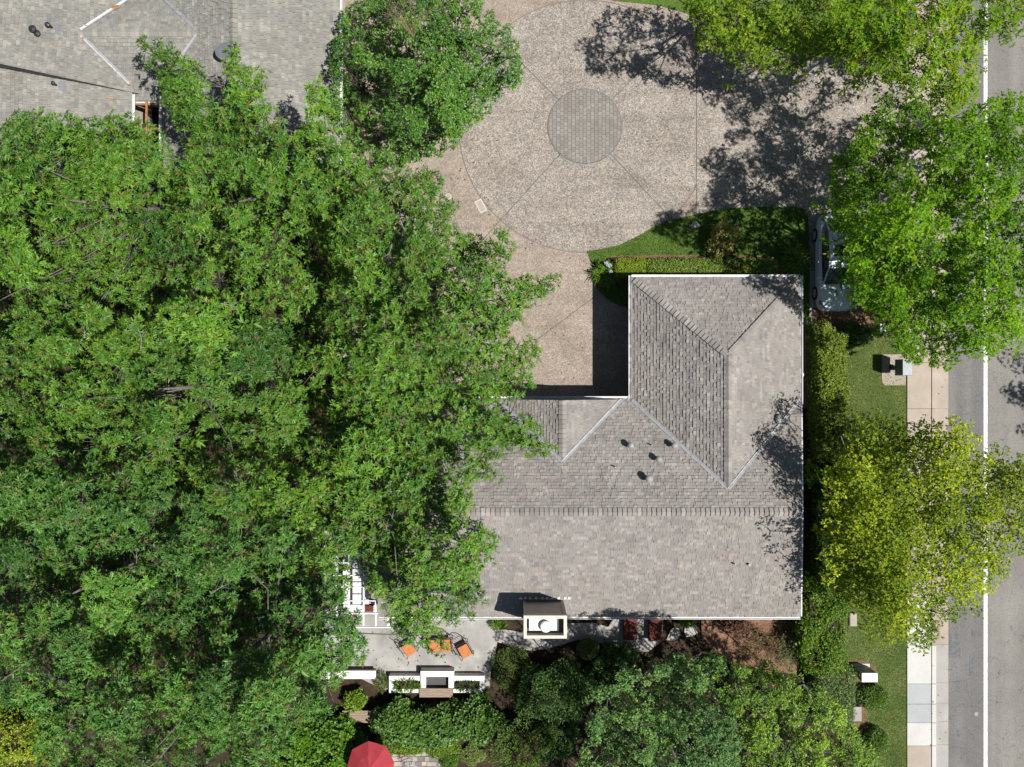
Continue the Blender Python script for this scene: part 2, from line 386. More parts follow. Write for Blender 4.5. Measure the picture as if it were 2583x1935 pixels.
walk = sheet('sidewalk', [(P(2284, 0).x, -40), (P(2394, 0).x, -40), (P(2394, 0).x, 40), (P(2284, 0).x, 40)], -0.03, M['joint'])
xs = [P(x, 0).x for x in (2286, 2346, 2347.5, 2358.5, 2360, 2392.5)]
ys = [-420, -300, -180, -60, 60, 180, 300, 420, 560, 690, 800, 915, 1031, 1150, 1270, 1390, 1510, 1626, 1723, 1774, 1821, 1879, 2000, 2130]
for i in range(len(ys) - 1):
    y1, y0 = P(0, ys[i]).y - 0.006, P(0, ys[i + 1]).y + 0.006
    drop = 20 < ys[i] < 560                 # driveway apron: kerb lowered
    zs = 0.11 if not drop else 0.03
    w_ = {1626: 'conc_w', 1723: 'conc_g', 1774: 'conc_g', 1821: 'conc_w'}.get(ys[i], 'conc_p' if ys[i] < 1500 or ys[i] > 1850 else 'conc_w')
    MB().prism([(xs[0], y0), (xs[1], y0), (xs[1], y1), (xs[0], y1)], -0.05, zs + random.uniform(-0.004, 0.004)).build('walk_slab', M[w_], walk, bevel=0.008)
    kw = 'conc_w' if 1600 < ys[i] < 1880 else 'conc_p'
    MB().prism([(xs[2], y0), (xs[3], y0), (xs[3], y1), (xs[2], y1)], -0.05, zs + 0.012).build('kerb_stone', M[kw], walk, bevel=0.02)
    gm = MB(); gm.add([(xs[4], y0, -0.028), (xs[5], y0, -0.012), (xs[5], y1, -0.012), (xs[4], y1, -0.028)], [(0, 1, 2, 3)]); gm.build('gutter_pan', M['conc' if 1600 < ys[i] < 1880 else 'conc_p'], walk)

# lawns
LAWN1 = DX([(1268, 543), (1300, 539), (1340, 529), (1380, 510), (1410, 492), (1440, 478), (1480, 469), (1530, 458), (1580, 450), (1640, 447), (1715, 447), (1738, 453), (1745, 472), (1748, 560), (1748, 690), (1700, 690), (1366, 690), (1366, 668), (1340, 661), (1310, 645), (1290, 625), (1283, 600), (1278, 570)])
LAWN2 = DX([(1800, 690), (1957.7, 690), (1957.7, 1760), (1815, 1760), (1822, 1300), (1815, 900)])
LAWN3 = DX([(1180, -60), (1290, -6), (1330, 3), (1420, 12), (1490, 32), (1540, 70), (1600, 100), (1760, 118), (1890, 128), (1957, 128), (1957, -60)])
LAWN4 = DX([(1880, 455), (1957, 455), (1957, 700), (1870, 700)])
def grass(name, polypx, z, label, tall=0.05, dens=900, cols=((0.07, 0.135, 0.022), (0.11, 0.18, 0.038), (0.08, 0.155, 0.024)), parent=None):
    pts = np.array(polypx); lo, hi = pts.min(0), pts.max(0)
    lo = np.maximum(lo, [-40, -40]); hi = np.minimum(hi, [2630, 1980])
    area = (hi[0] - lo[0]) * (hi[1] - lo[1]) / S / S
    n = int(area * dens); q = RNG.uniform(lo, hi, (n, 2)); q = q[inpoly(q, pts)]
    n = len(q); b = np.stack([(q[:, 0] - CX) / S, (CY - q[:, 1]) / S, np.full(n, z)], 1)
    az = RNG.uniform(0, 2 * np.pi, n); wd = RNG.uniform(0.006, 0.014, n); h = RNG.uniform(0.5, 1.3, n) * tall
    side = np.stack([np.cos(az), np.sin(az), 0 * az], 1) * wd[:, None]
    lean = np.stack([-np.sin(az), np.cos(az), 0 * az], 1) * (h * RNG.uniform(0.1, 1.3, n))[:, None]; lean[:, 2] = h
    v = np.stack([b - side, b + side, b + lean], 1).reshape(-1, 3)
    t = np.arange(3 * n).reshape(-1, 3)
    cs = np.array(cols)[RNG.integers(0, len(cols), n)] * RNG.uniform(0.75, 1.25, (n, 1))
    o = np_mesh(name, v, t, np.repeat(cs, 3, 0), M['leaf_soft'], parent); tag(o, label, 'grass', kind='stuff'); return o
def inpoly(q, poly):
    x, y = q[:, 0], q[:, 1]; ins = np.zeros(len(q), bool); j = len(poly) - 1
    for i in range(len(poly)):
        xi, yi = poly[i]; xj, yj = poly[j]
        if yi != yj:
            c_ = ((yi > y) != (yj > y)) & (x < (xj - xi) * (y - yi) / (yj - yi) + xi); ins ^= c_
        j = i
    return ins
def edgedist(q, poly):
    d = np.full(len(q), 1e9)
    for i in range(len(poly)):
        a = np.array(poly[i]); b = np.array(poly[(i + 1) % len(poly)]); ab = b - a
        t = np.clip(((q - a) @ ab) / max(1e-9, ab @ ab), 0, 1)
        d = np.minimum(d, np.linalg.norm(q - (a + t[:, None] * ab), axis=1))
    return d
for nm, pl, mt in (('front_lawn', LAWN1, 'lawn'), ('street_verge', LAWN2, 'lawn_dry'), ('upper_lawn', LAWN3, 'lawn'), ('verge_by_car', LAWN4, 'lawn')):
    sheet(nm, polyP(pl), 0.055, M[mt])
grass('grass', LAWN1, 0.055, 'short mown grass of the curved front lawn beside the driveway', 0.06, 1300)
grass('grass', LAWN2, 0.055, 'patchy grass of the verge between hedge and sidewalk', 0.055, 1100, ((0.10, 0.185, 0.03), (0.14, 0.21, 0.045), (0.17, 0.2, 0.07), (0.11, 0.2, 0.032)))
grass('grass', LAWN3, 0.055, 'shaded grass across the driveway under the street trees', 0.06, 350)
# mulch beds and paths
for pl in (DX([(1320, 553), (1440, 551), (1670, 553), (1690, 560), (1690, 604), (1320, 604)]), DX([(1530, 530), (1560, 545), (1590, 548), (1585, 566), (1545, 566), (1525, 548)]),
           DX([(1755, 665), (1890, 668), (1930, 690), (1830, 715), (1755, 712)]),
           DX([(1830, 1425), (1865, 1425), (1890, 1440), (1893, 1470), (1870, 1475), (1872, 1560), (1880, 1600), (1835, 1610), (1828, 1500)])):
    o = sheet('mulch_bed', polyP(pl), 0.068, M['mulch'])
patio = sheet('patio', polyP(DX([(700, 1140), (880, 1140), (880, 1330), (1062, 1330), (1075, 1370), (1062, 1420), (1058, 1485), (830, 1490), (760, 1455), (700, 1440)])), 0.05, M['patio'])
Z4 = lambda pts: [(1200 + x / 4.248, 1290 + y / 4.248) for x, y in pts]
sheet('garden_path', polyP(Z4([(-80, 1130), (170, 1240), (480, 1290), (640, 1262), (980, 1200), (1250, 1190), (1420, 1235), (1480, 1130), (2010, 1130), (1990, 1390), (1850, 1500), (1690, 1502), (1580, 1440), (1440, 1405), (1300, 1410), (1100, 1372), (900, 1430), (760, 1475), (600, 1490), (440, 1470), (230, 1395), (190, 1660), (-200, 1660), (-200, 1200)])), 0.042, M['patio'])
ZB = lambda pts: [(1550 + x / 4.022, 1540 + y / 4.022) for x, y in pts]
for k, pl in enumerate((ZB([(525, 295), (570, 190), (610, 165), (655, 185), (672, 240), (640, 280), (590, 302)]), ZB([(705, 215), (715, 150), (770, 130), (830, 150), (842, 225), (790, 255), (725, 265)]))):
    o = sheet('stepping_stone', polyP(pl), 0.06, M['conc'])
sheet('planting_bed', polyP(ZB([(880, 60), (1850, 60), (1850, 640), (1250, 600), (1000, 420), (880, 250)])), 0.02, M['mulch'])

# ------------------------------------------------------------------ roofs
PAL = [((0.210, 0.194, 0.181), 6), ((0.186, 0.173, 0.163), 4), ((0.235, 0.218, 0.203), 5), ((0.285, 0.264, 0.246), 2), ((0.160, 0.150, 0.143), 2), ((0.220, 0.200, 0.182), 3)]
PALN = [((0.196, 0.191, 0.174), 6), ((0.172, 0.169, 0.154), 4), ((0.220, 0.213, 0.19), 4), ((0.262, 0.251, 0.218), 2), ((0.150, 0.150, 0.139), 2)]
def pick(pal):
    c = random.choices([p[0] for p in pal], [p[1] for p in pal])[0]; t = random.uniform(0.95, 1.05); c0 = pal[0][0]; return tuple((a + (x - a) * .68) * t * 1.06 for x, a in zip(c, c0))
def shingle_tabs(pts, pal, expo=0.150, wmin=0.08, wmax=0.18):
    """pts: convex 3-D polygon, first edge = eave. Returns a list of (verts, faces, colour, v, u)."""
    o = Vector(pts[0]); u = (Vector(pts[1]) - o).normalized(); n = u.cross(Vector(pts[-1]) - o).normalized()
    if n.z < 0: n = -n
    v = n.cross(u).normalized()
    if v.z < 0: v = -v
    uv = [((Vector(p) - o).dot(u), (Vector(p) - o).dot(v)) for p in pts]
    a = sum(uv[i][0] * uv[(i + 1) % len(uv)][1] - uv[(i + 1) % len(uv)][0] * uv[i][1] for i in range(len(uv)))
    if a < 0: uv = uv[::-1]
    hp = []
    for i in range(len(uv)):
        p, q = uv[i], uv[(i + 1) % len(uv)]; e = (q[0] - p[0], q[1] - p[1]); L = math.hypot(*e)
        nn = (e[1] / L, -e[0] / L); hp.append((nn, nn[0] * p[0] + nn[1] * p[1]))
    u0, u1 = min(p[0] for p in uv), max(p[0] for p in uv); v0, v1 = min(p[1] for p in uv), max(p[1] for p in uv)
    out = []; r = 0; prev = pick(pal)
    while v0 + r * expo < v1:
        va = v0 + r * expo - (0.02 if r == 0 else 0); vb = v0 + (r + 1) * expo + 0.01
        x = u0 - random.uniform(0, 0.3)
        while x < u1:
            wd = random.uniform(wmin, wmax); poly = [(x, va), (x + wd - 0.006, va), (x + wd - 0.006, vb), (x, vb)]
            for nn, d in hp:
                poly = clip(poly, nn, d + (0.02 if r == 0 and nn[1] < -0.9 else 0))
                if len(poly) < 3: break
            if len(poly) >= 3:
                t = random.choice((0.014, 0.020, 0.044, 0.052)); h = lambda vv: 0.004 + t * max(0.0, 1 - (vv - va) / (vb - va))
                vs = [o + u * p[0] + v * p[1] + n * h(p[1]) for p in poly]; k = len(poly); fs = [tuple(range(k))]
                # rim down to the course below
                vs += [o + u * p[0] + v * p[1] - n * 0.004 for p in poly]
                for i in range(k):
                    j = (i + 1) % k
                    if h(poly[i][1]) + h(poly[j][1]) > 0.02: fs.append((i, k + i, k + j, j))
                c = pick(pal) if random.random() > 0.25 else tuple(q * random.uniform(0.96, 1.04) for q in prev); prev = c
                out.append((vs, fs, c, (va + vb) / 2, x + wd / 2))
            x += wd
        r += 1
    return out
def clad(roof, planes, pal, single_plane, n_single=300, key=None):
    """every tab real geometry: n_single of the highest-lying tabs of one plane as own pieces, the rest joined"""
    rest = MB()
    for i, pl in enumerate(planes):
        tabs = shingle_tabs(pl, pal)
        if i == single_plane:
            tabs.sort(key=lambda t: -sum(v.z for v in t[0]) / len(t[0]) if key is None else key(t))
            for t in tabs[:n_single]:
                MB().add(t[0], t[1], t[2]).build('shingle', M['shingle'], roof)
            tabs = tabs[n_single:]
        for t in tabs: rest.add(t[0], t[1], t[2])
    o = rest.build('shingle_field', M['shingle'], roof); o['kind'] = 'stuff'; return o
def deck(name, planes, parent, mat, drop=0.012):
    m = MB()
    for pl in planes:
        n = (Vector(pl[1]) - Vector(pl[0])).cross(Vector(pl[-1]) - Vector(pl[0])).normalized()
        if n.z < 0: n = -n
        a = [Vector(p) - n * drop for p in pl]; b = [Vector(p) - n * (drop + 0.16) for p in pl]; k = len(pl)
        m.add(a + b, [tuple(range(k)), tuple(range(2 * k - 1, k - 1, -1))] + [(i, k + i, k + (i + 1) % k, (i + 1) % k) for i in range(k)])
    return m.build(name, mat, parent)
def caps(roof, a, b, slope_l, slope_r, pal, expo=0.205, wid=0.17):
    """tent-shaped cap shingles along a ridge or hip from a to b; slope = drop per metre to each side"""
    a, b = Vector(a), Vector(b); t = (b - a).normalized(); L = (b - a).length
    s = Vector((t.y, -t.x, 0)).normalized(); n = int(L / expo)
    for i in range(n):
        c = pick(pal); lift = random.uniform(0.055, 0.075); jit = random.uniform(-0.008, 0.008)
        p0 = a + t * (i * expo); p1 = a + t * (i * expo + expo + 0.015); up = Vector((0, 0, 1)); m = MB()
        for sgn, sl in ((1, slope_l), (-1, slope_r)):
            e0 = p0 + s * sgn * (wid + jit) - up * sl * wid; e1 = p1 + s * sgn * wid - up * sl * wid
            vs = [p0 + up * (lift + 0.03), e0 + up * (lift + 0.012), e1 + up * 0.026, p1 + up * 0.032, p0 + up * 0.0, e0 + up * 0.0, e1, p1]
            fs = [(0, 1, 2, 3), (0, 4, 5, 1), (1, 5, 6, 2)] if sgn > 0 else [(3, 2, 1, 0), (1, 5, 4, 0), (2, 6, 5, 1)]
            m.add(vs, fs, c)
        m.build('ridge_cap', M['shingle'], roof)
def strip(parent, name, a, b, wid, mat, lift=0.03, slope=0.0, ribs=True):
    """valley flashing: shallow V metal trough"""
    a, b = Vector(a), Vector(b); t = (b - a).normalized(); s = t.cross(Vector((0, 0, 1))).normalized(); up = Vector((0, 0, 1)); m = MB()
    vs = []
    for p in (a, b): vs += [p - s * wid / 2 + up * (lift + slope * wid / 2), p - s * wid * 0.12 + up * lift, p + up * (lift + 0.018), p + s * wid * 0.12 + up * lift, p + s * wid / 2 + up * (lift + slope * wid / 2)]
    m.add(vs, [(i, i + 1, 6 + i, 5 + i) for i in range(4)]); return m.build(name, mat, parent)
def gutter(parent, a, b, out, wid=0.11):
    """U-shaped eave gutter from a to b, opening up, on the side 'out'"""
    o = Vector(out).normalized(); a, b = Vector(a) + o * .03, Vector(b) + o * .03; up = Vector((0, 0, 1)); pr = [(0, 0.02), (0, -0.10), (wid * 0.8, -0.10), (wid, -0.01), (wid, 0.015), (wid - 0.018, 0.015), (wid - 0.03, -0.08), (0.012, -0.085), (0.012, 0.02)]
    vs = [p + o * x + up * z for p in (a, b) for x, z in pr]; k = len(pr)
    m = MB(); m.add(vs, [(i, (i + 1) % k, k + (i + 1) % k, k + i) for i in range(k)] + [tuple(range(k)), tuple(range(2 * k - 1, k - 1, -1))]); return m.build('gutter', M['gutter'], parent)
def zplane(p0, g):                         # height function of a sloped plane
    return lambda x, y: p0[2] + g[0] * (x - p0[0]) + g[1] * (y - p0[1])

# ---- the main house
house = thing('house', 'single-storey house with brownish grey shingle roof, white gutters and a stucco chimney', 'house', (5, -4, 0))
def HP(parent): parent.matrix_parent_inverse = Matrix.Identity(4)
hroot = house; house.location = (0, 0, 0)
ZE, ZR = 2.75, 5.42
XW, XE = -6.0, 13.04
YS, YN, YR = -10.51, -0.72, P(0, 1292, ZR).y
XRE = 731 / S * (1 - ZR / HCAM)
ZW = 4.9; XWL, XWR = 5.41, 13.0; XWM = (XWL + XWR) / 2; YWN = 4.78; YWA = 1.19
gN = (ZR - ZE) / (YN - YR); YWJ = YN - (ZW - ZE) / gN
DX0, DX1, DXM, ZD = -0.56, 4.94, 2.19, 4.27; YDJ = YN - (ZD - ZE) / gN
planes = [
    [(XW, YS, ZE), (XE, YS, ZE), (XRE, YR, ZR), (XW, YR, ZR)],
    [(XE, YN, ZE), (XW, YN, ZE), (XW, YR, ZR), (XRE, YR, ZR)],
    [(XWL, YWN, ZE), (XWL, YN, ZE), (XWM, YWJ, ZW), (XWM, YWA, ZW)],
    [(XWR, YN, ZE), (XWR, YWN, ZE), (XWM, YWA, ZW), (XWM, YWJ, ZW)],
    [(XWR, YWN, ZE), (XWL, YWN, ZE), (XWM, YWA, ZW)],
    [(DX0, YN, ZE), (DXM, YN, ZD), (DXM, YDJ, ZD)],
    [(DX1, YN, ZE), (DXM, YDJ, ZD), (DXM, YN, ZD)],
]
roof = deck('roof', planes, house, M['deck'])
# dormer planes slope sideways: their eave line runs along the valley foot, so hand the courses a level edge
pl_shingle = planes[:5] + [
    [(DX0, YN, ZE), (DX0, YN - 0.001, ZE), (DXM, YDJ, ZD), (DXM, YN, ZD)],
    [(DX1, YN - 0.001, ZE), (DX1, YN, ZE), (DXM, YN, ZD), (DXM, YDJ, ZD)]]
clad(roof, pl_shingle, PAL, 0, 300, key=lambda t: -t[3] - (0 if -1 < t[0][0].x < 10.5 else -9))
caps(roof, (-5.2, YR, ZR), (XRE - 0.05, YR, ZR), gN, (ZR - ZE) / (YR - YS), PAL)
sw = (ZW - ZE) / (XWM - XWL)
caps(roof, (XWM, YWJ + 0.1, ZW), (XWM, YWA, ZW), sw, sw, PAL)
caps(roof, (XWL + 0.1, YWN - 0.1, ZE + 0.05), (XWM, YWA, ZW), 0.1, 0.1, PAL, wid=0.15)
caps(roof, (XWR - 0.1, YWN - 0.1, ZE + 0.05), (XWM, YWA, ZW), 0.1, 0.1, PAL, wid=0.15)
caps(roof, (DXM, YN - 0.02, ZD), (DXM, YDJ, ZD), 0.5, 0.5, PAL)
for a, b in (((XWL, YN, ZE), (XWM, YWJ, ZW)), ((XWR, YN, ZE), (XWM, YWJ, ZW)), ((DX0, YN, ZE), (DXM, YDJ, ZD)), ((DX1, YN, ZE), (DXM, YDJ, ZD))):
    strip(roof, 'valley_flashing', a, b, 0.15, M['flash'], 0.075, 0.3)
for a, b, o_ in (((XW, YS, ZE), (XE, YS, ZE), (0, -1, 0)), ((XWL, YWN + 0.11, ZE), (XWL, YN, ZE), (-1, 0, 0)), ((XWR, YN - 0.2, ZE), (XWR, YWN + 0.11, ZE), (1, 0, 0)), ((XWL - 0.0, YWN, ZE), (XWR, YWN, ZE), (0, 1, 0)), ((XW, YN, ZE), (XWL - 0.11, YN, ZE), (0, 1, 0))):
    gutter(house, a, b, o_)
rb = MB()                                   # rake board along the east gable
for a, b in (((XE, YS, ZE), (XRE, YR, ZR)), ((XRE, YR, ZR), (XE, YN - 0.2, ZE + 0.05))):
    a, b = Vector(a), Vector(b); d = Vector((0.055, 0, 0)); u_ = Vector((0, 0, 0.03)); dn = Vector((0, 0, -0.16))
    rb.add([a + u_, b + u_, b + u_ + d, a + u_ + d, a + dn, b + dn, b + dn + d, a + dn + d], [(0, 1, 2, 3), (4, 7, 6, 5), (0, 4, 5, 1), (1, 5, 6, 2), (2, 6, 7, 3), (3, 7, 4, 0)])
rb.build('rake_board', M['gutter'], house)
# walls, gable, garage door, windows
wl = MB()
foot = [(XW + .5, YS + .6), (XE - .65, YS + .6), (XE - .65, YWN - .6), (XWL + .6, YWN - .6), (XWL + .6, YN - .6), (XW + .5, YN - .6)]
wl.prism(foot, 0, ZE - 0.05)
wl.add([(XE - .9, YS + .7, ZE - .2), (XE - .9, YN - .7, ZE - .2), (XE - .9, YR, ZR - .35), (XE - 1.2, YS + .7, ZE - .2), (XE - 1.2, YN - .7, ZE - .2), (XE - 1.2, YR, ZR - .35)], [(0, 1, 2), (3, 5, 4), (0, 2, 5, 3), (1, 4, 5, 2)])
wl.add([(DX0 + .3, YN - .25, ZE - .1), (DX1 - .3, YN - .25, ZE - .1), (DXM, YN - .25, ZD - .25)], [(0, 2, 1)])
wl.build('wall', M['stucco'], house)
gd = MB()
for i in range(4): gd.box((XWL + .55, 0.6, 0.08 + i * 0.54), (XWL + .598, 3.4, 0.08 + i * 0.54 + 0.52))
gd.build('garage_door', M['white'], house)
for (x, y, ax) in ((XWL + 2.2, YWN - .6, 'n'), (XWL + 5.2, YWN - .6, 'n'), (-3.2, YS + .6, 's'), (5.0, YS + .6, 's'), (9.0, YS + .6, 's'), (1.0, YN - .6, 'n'), (3.4, YN - .6, 'n')):
    sg = 1 if ax == 'n' else -1
    f = MB(); f.box((x - .7, min(y, y + .05 * sg), .85), (x + .7, max(y, y + .05 * sg), 2.15)); fo = f.build('window', M['white'], house)
    f = MB(); f.box((x - .62, min(y + .05 * sg, y + .056 * sg), .93), (x + .62, max(y + .05 * sg, y + .056 * sg), 2.07)); f.build('pane', M['glass'], fo)
# chimney
ZC = 5.54
ca, cb = P(1321, 1553, ZC), P(1430, 1611, ZC)
x0, x1, y1, y0 = ca.x, cb.x, ca.y, cb.y
ch = MB(); th = 0.13
ch.box((x0 + .03, y0 + .03, 0), (x1 - .03, y1 - .03, ZC - .42)); chim = ch.build('chimney', M['stucco'], house)
cr = MB(); z0 = ZC - .42
for lo, hi in (((x0, y0, z0), (x1, y0 + th, ZC)), ((x0, y1 - th, z0), (x1, y1, ZC)), ((x0, y0 + th, z0), (x0 + th, y1 - th, ZC)), ((x1 - th, y0 + th, z0), (x1, y1 - th, ZC))): cr.box(lo, hi)
cr.build('chimney_crown', M['stucco_c'], chim)
fl = MB(); fl.box((x0 + th, y0 + th, z0 - .0), (x1 - th, y1 - th, z0 + .03)); fl.build('chimney_floor', M['trim'], chim)
fl = MB(); fl.box((x0 + th + .1, y0 + th + .16, z0 + .03), (x1 - th - .28, y1 - th - .03, z0 + .26)); fl.build('flue_box', M['stucco_w'], chim)
fc = P(1377, 1581, ZC); fl = MB(); fl.lathe([(0.1, z0 + .2), (0.1, ZC - .04), (0.24, ZC - .04), (0.24, ZC + .02), (0.2, ZC + .06), (0.0, ZC + .08)], 28, (fc.x, fc.y, 0)); fl.build('flue_cap', M['white'], chim)
cm = MB()
cm.box((x0 + .005, y1 - .02, 3.0), (x0 + .14, y1 + .02, ZC - .03)); cm.build('corner_trim', M['stucco'], chim)
cm = MB(); cm.box((x1 - .14, y1 - .02, 3.0), (x1 - .005, y1 + .02, ZC - .03)); cm.build('corner_trim', M['stucco'], chim)
cm = MB(); cm.box((x0 - .02, y1 - .02, ZC - .06), (x1 + .02, y1 + .045, ZC - .012)); cm.build('coping', M['trim'], chim)
# roof fixtures
zS = zplane((0, YS, ZE), (0, (ZR - ZE) / (YR - YS))); zN = zplane((0, YN, ZE), (0, -gN)); zE = zplane((XWR, 0, ZE), (-sw, 0))
def onroof(px, py, zf):
    z = 4.0
    for _ in range(8): p = P(px, py, z); z = zf(p.x, p.y)
    return Vector((p.x, p.y, z))
def vent(px, py, zf, r, h, cap, base=False, mat='greyvent'):
    p = onroof(px, py, zf); m = MB()
    if base:
        e = 0.13 + r; g_ = [(-e, -e), (e, -e), (e, e), (-e, e)]; m.add([(p.x + a, p.y + b, zf(p.x + a, p.y + b) + .035) for a, b in g_], [(0, 1, 2, 3)])
    m.tube([p - Vector((0, 0, .05)), p + Vector((0, 0, h))], r, 12)
    o = m.build('roof_vent', M[mat], roof)
    if cap: c = MB(); c.lathe([(r * 1.05, h - .05), (r * 1.9, h - .03), (r * 1.9, h + .03), (r * .8, h + .1), (0.01, h + .11)], 16, tuple(p)); c.build('vent_cap', M[mat], roof, True)
for a in ((1588, 1122, zN, .075, .42, 1), (1642, 1122, zN, .03, .28, 0), (1697, 1122, zN, .075, .42, 1), (1658, 1156, zN, .075, .42, 1), (1551, 1177, zN, .03, .30, 0), (1633, 1205, zN, .085, .46, 1), (1851, 1421, zS, .035, .25, 0), (1888, 1423, zS, .06, .2, 0), (1205, 1472, zS, .05, .2, 0), (1963, 1057, zE, .11, .22, 1)): vent(*a)
a, b = onroof(1307, 1510, zS), onroof(1440, 1510, zS); cs = MB(); cs.tube([a + Vector((0, 0, .05)), b + Vector((0, 0, .05))], 0.022, 6); cs.build('roof_conduit', M['flash'], roof)
for px in (1313, 1325, 1337, 1352, 1368, 1380, 1393, 1409, 1425, 1435):
    p = onroof(px, 1508, zS); m = MB(); m.box((p.x - .05, p.y - .05, p.z + .02), (p.x + .05, p.y + .05, p.z + .075)); m.build('conduit_clip', M['white'], roof)
p = P(2029, 945, 2.6); m = MB(); m.lathe([(0.06, -.2), (0.12, -.12), (0.13, 0), (0.09, .06), (0.01, .09)], 18, (p.x - .08, p.y, 2.4)); m.build('wall_lantern', M['white'], house)

# ---- the neighbouring house
nb = thing('neighbour_house', 'neighbouring house with pale grey shingle roof, metal valleys and a beamed courtyard', 'house')
SL = 0.45
XR2, ZR2 = -11.87, 4.9; XE2, ZE2 = -7.73, 3.04; XI2 = -15.6; ZI2 = ZR2 - SL * (XR2 - XI2)
XL2, ZL2 = -16.95, 3.26; XLR = -23.0; ZLR = ZL2 + SL * (XL2 - XLR)
YC, ZCR = 15.27, 4.12; YS2, YT2 = 9.4, 23.0
npl = [
    [(XE2, YS2, ZE2), (XE2, YT2, ZE2), (XR2, YT2, ZR2), (XR2, YS2, ZR2)],
    [(XI2, YT2, ZI2), (XI2, YS2, ZI2), (XR2, YS2, ZR2), (XR2, YT2, ZR2)],
    [(XL2, YS2, ZL2), (XL2, YT2, ZL2), (XLR, YT2, ZLR), (XLR, YS2, ZLR)],
    [(XLR - 4, YT2, ZLR - 1.8), (XLR - 4, YS2, ZLR - 1.8), (XLR, YS2, ZLR), (XLR, YT2, ZLR)],
    [(-18.9, 12.72, ZCR - SL * (YC - 12.72)), (-13.4, 12.72, ZCR - SL * (YC - 12.72)), (-13.4, YC, ZCR), (-18.9, YC, ZCR)],
    [(-13.4, 17.9, ZCR - SL * (17.9 - YC)), (-18.9, 17.9, ZCR - SL * (17.9 - YC)), (-18.9, YC, ZCR), (-13.4, YC, ZCR)],
]
nroof = deck('roof', npl, nb, M['deck'])
clad(nroof, npl, PALN, 4, 300)
caps(nroof, (XR2, 9.6, ZR2), (XR2, 21, ZR2), SL, SL, PALN)
caps(nroof, (-18.85, YC, ZCR), (-13.6, YC, ZCR), SL, SL, PALN)
zl = zplane((XL2, 0, ZL2), (-SL, 0)); zi = zplane((XI2, 0, ZI2), (SL, 0))
xl_, xr_ = XL2 - (ZCR - ZL2) / SL, XI2 + (ZCR - ZI2) / SL
for a, b in (((xl_, YC, ZCR), (XL2 - .05, YC - (ZCR - ZL2) / SL, ZL2)), ((xr_, YC, ZCR), (XI2, YC - (ZCR - ZI2) / SL, ZI2)), ((xl_, YC, ZCR), (XL2, YC + (ZCR - ZL2) / SL, ZL2)), ((xr_, YC, ZCR), (XI2, YC + (ZCR - ZI2) / SL, ZI2))):
    a, b = Vector(a), Vector(b); strip(nroof, 'valley_flashing', a + (b - a) * .06, b, 0.14, M['flash'], 0.075, 0.3)
def zx(px, py):
    return max([f(px, py) for f in (lambda x, y: zl(x, y) if x < XL2 else 0, lambda x, y: zi(x, y) if XI2 < x < XR2 else 0, lambda x, y: ZCR - SL * abs(y - YC) if -18.9 < x < -13.4 and 12.72 < y < 17.9 else 0, lambda x, y: ZR2 - SL * (x - XR2) if x >= XR2 else 0)])
for px, py, r in ((294, 20, .2), (218, 66, .07), (212, 98, .06), (329, 215, .09), (282, 252, .11), (568, 278, .11)):
    p = onroof(px, py, zx); m = MB(); pts = []
    for k in range(9):
        a_ = 2 * math.pi * k / 9; rr = r * random.uniform(.5, 1.1); x_, y_ = p.x + rr * 1.3 * math.cos(a_), p.y + rr * .6 * math.sin(a_); pts.append((x_, y_, zx(x_, y_) + .075))
    m.add(pts, [tuple(range(9))]); m.build('leaf_litter', M['rust'], nroof)
gutter(nb, (XE2, YS2, ZE2), (XE2, YT2, ZE2), (1, 0, 0)); gutter(nb, (XL2, YS2, ZL2), (XL2, 12.9, ZL2), (1, 0, 0)); gutter(nb, (XI2, YS2, ZI2), (XI2, 12.9, ZI2), (-1, 0, 0))
gutter(nb, (XL2, 12.70, 2.95), (XI2, 12.70, 2.95), (0, -1, 0))
wl = MB(); wl.prism([(XLR - 3.5, YS2 + .4), (XL2 - .5, YS2 + .4), (XL2 - .5, 13.4), (XI2 + .5, 13.4), (XI2 + .5, YS2 + .4), (XE2 - .5, YS2 + .4), (XE2 - .5, YT2), (XLR - 3.5, YT2)], 0, 2.93); wl.build('wall', M['stucco'], nb)
for i, y in enumerate((12.5, 11.4, 10.3)):
    m = MB(); m.box((XL2 - .05, y - .04, 2.98), (XI2 + .05, y + .04, 3.14)); m.build('courtyard_beam', M['rust'], nb)
m = MB(); m.box((-16.35, YS2 + .5, 3.142), (-16.27, 12.6, 3.22)); m.build('courtyard_beam', M['rust'], nb)
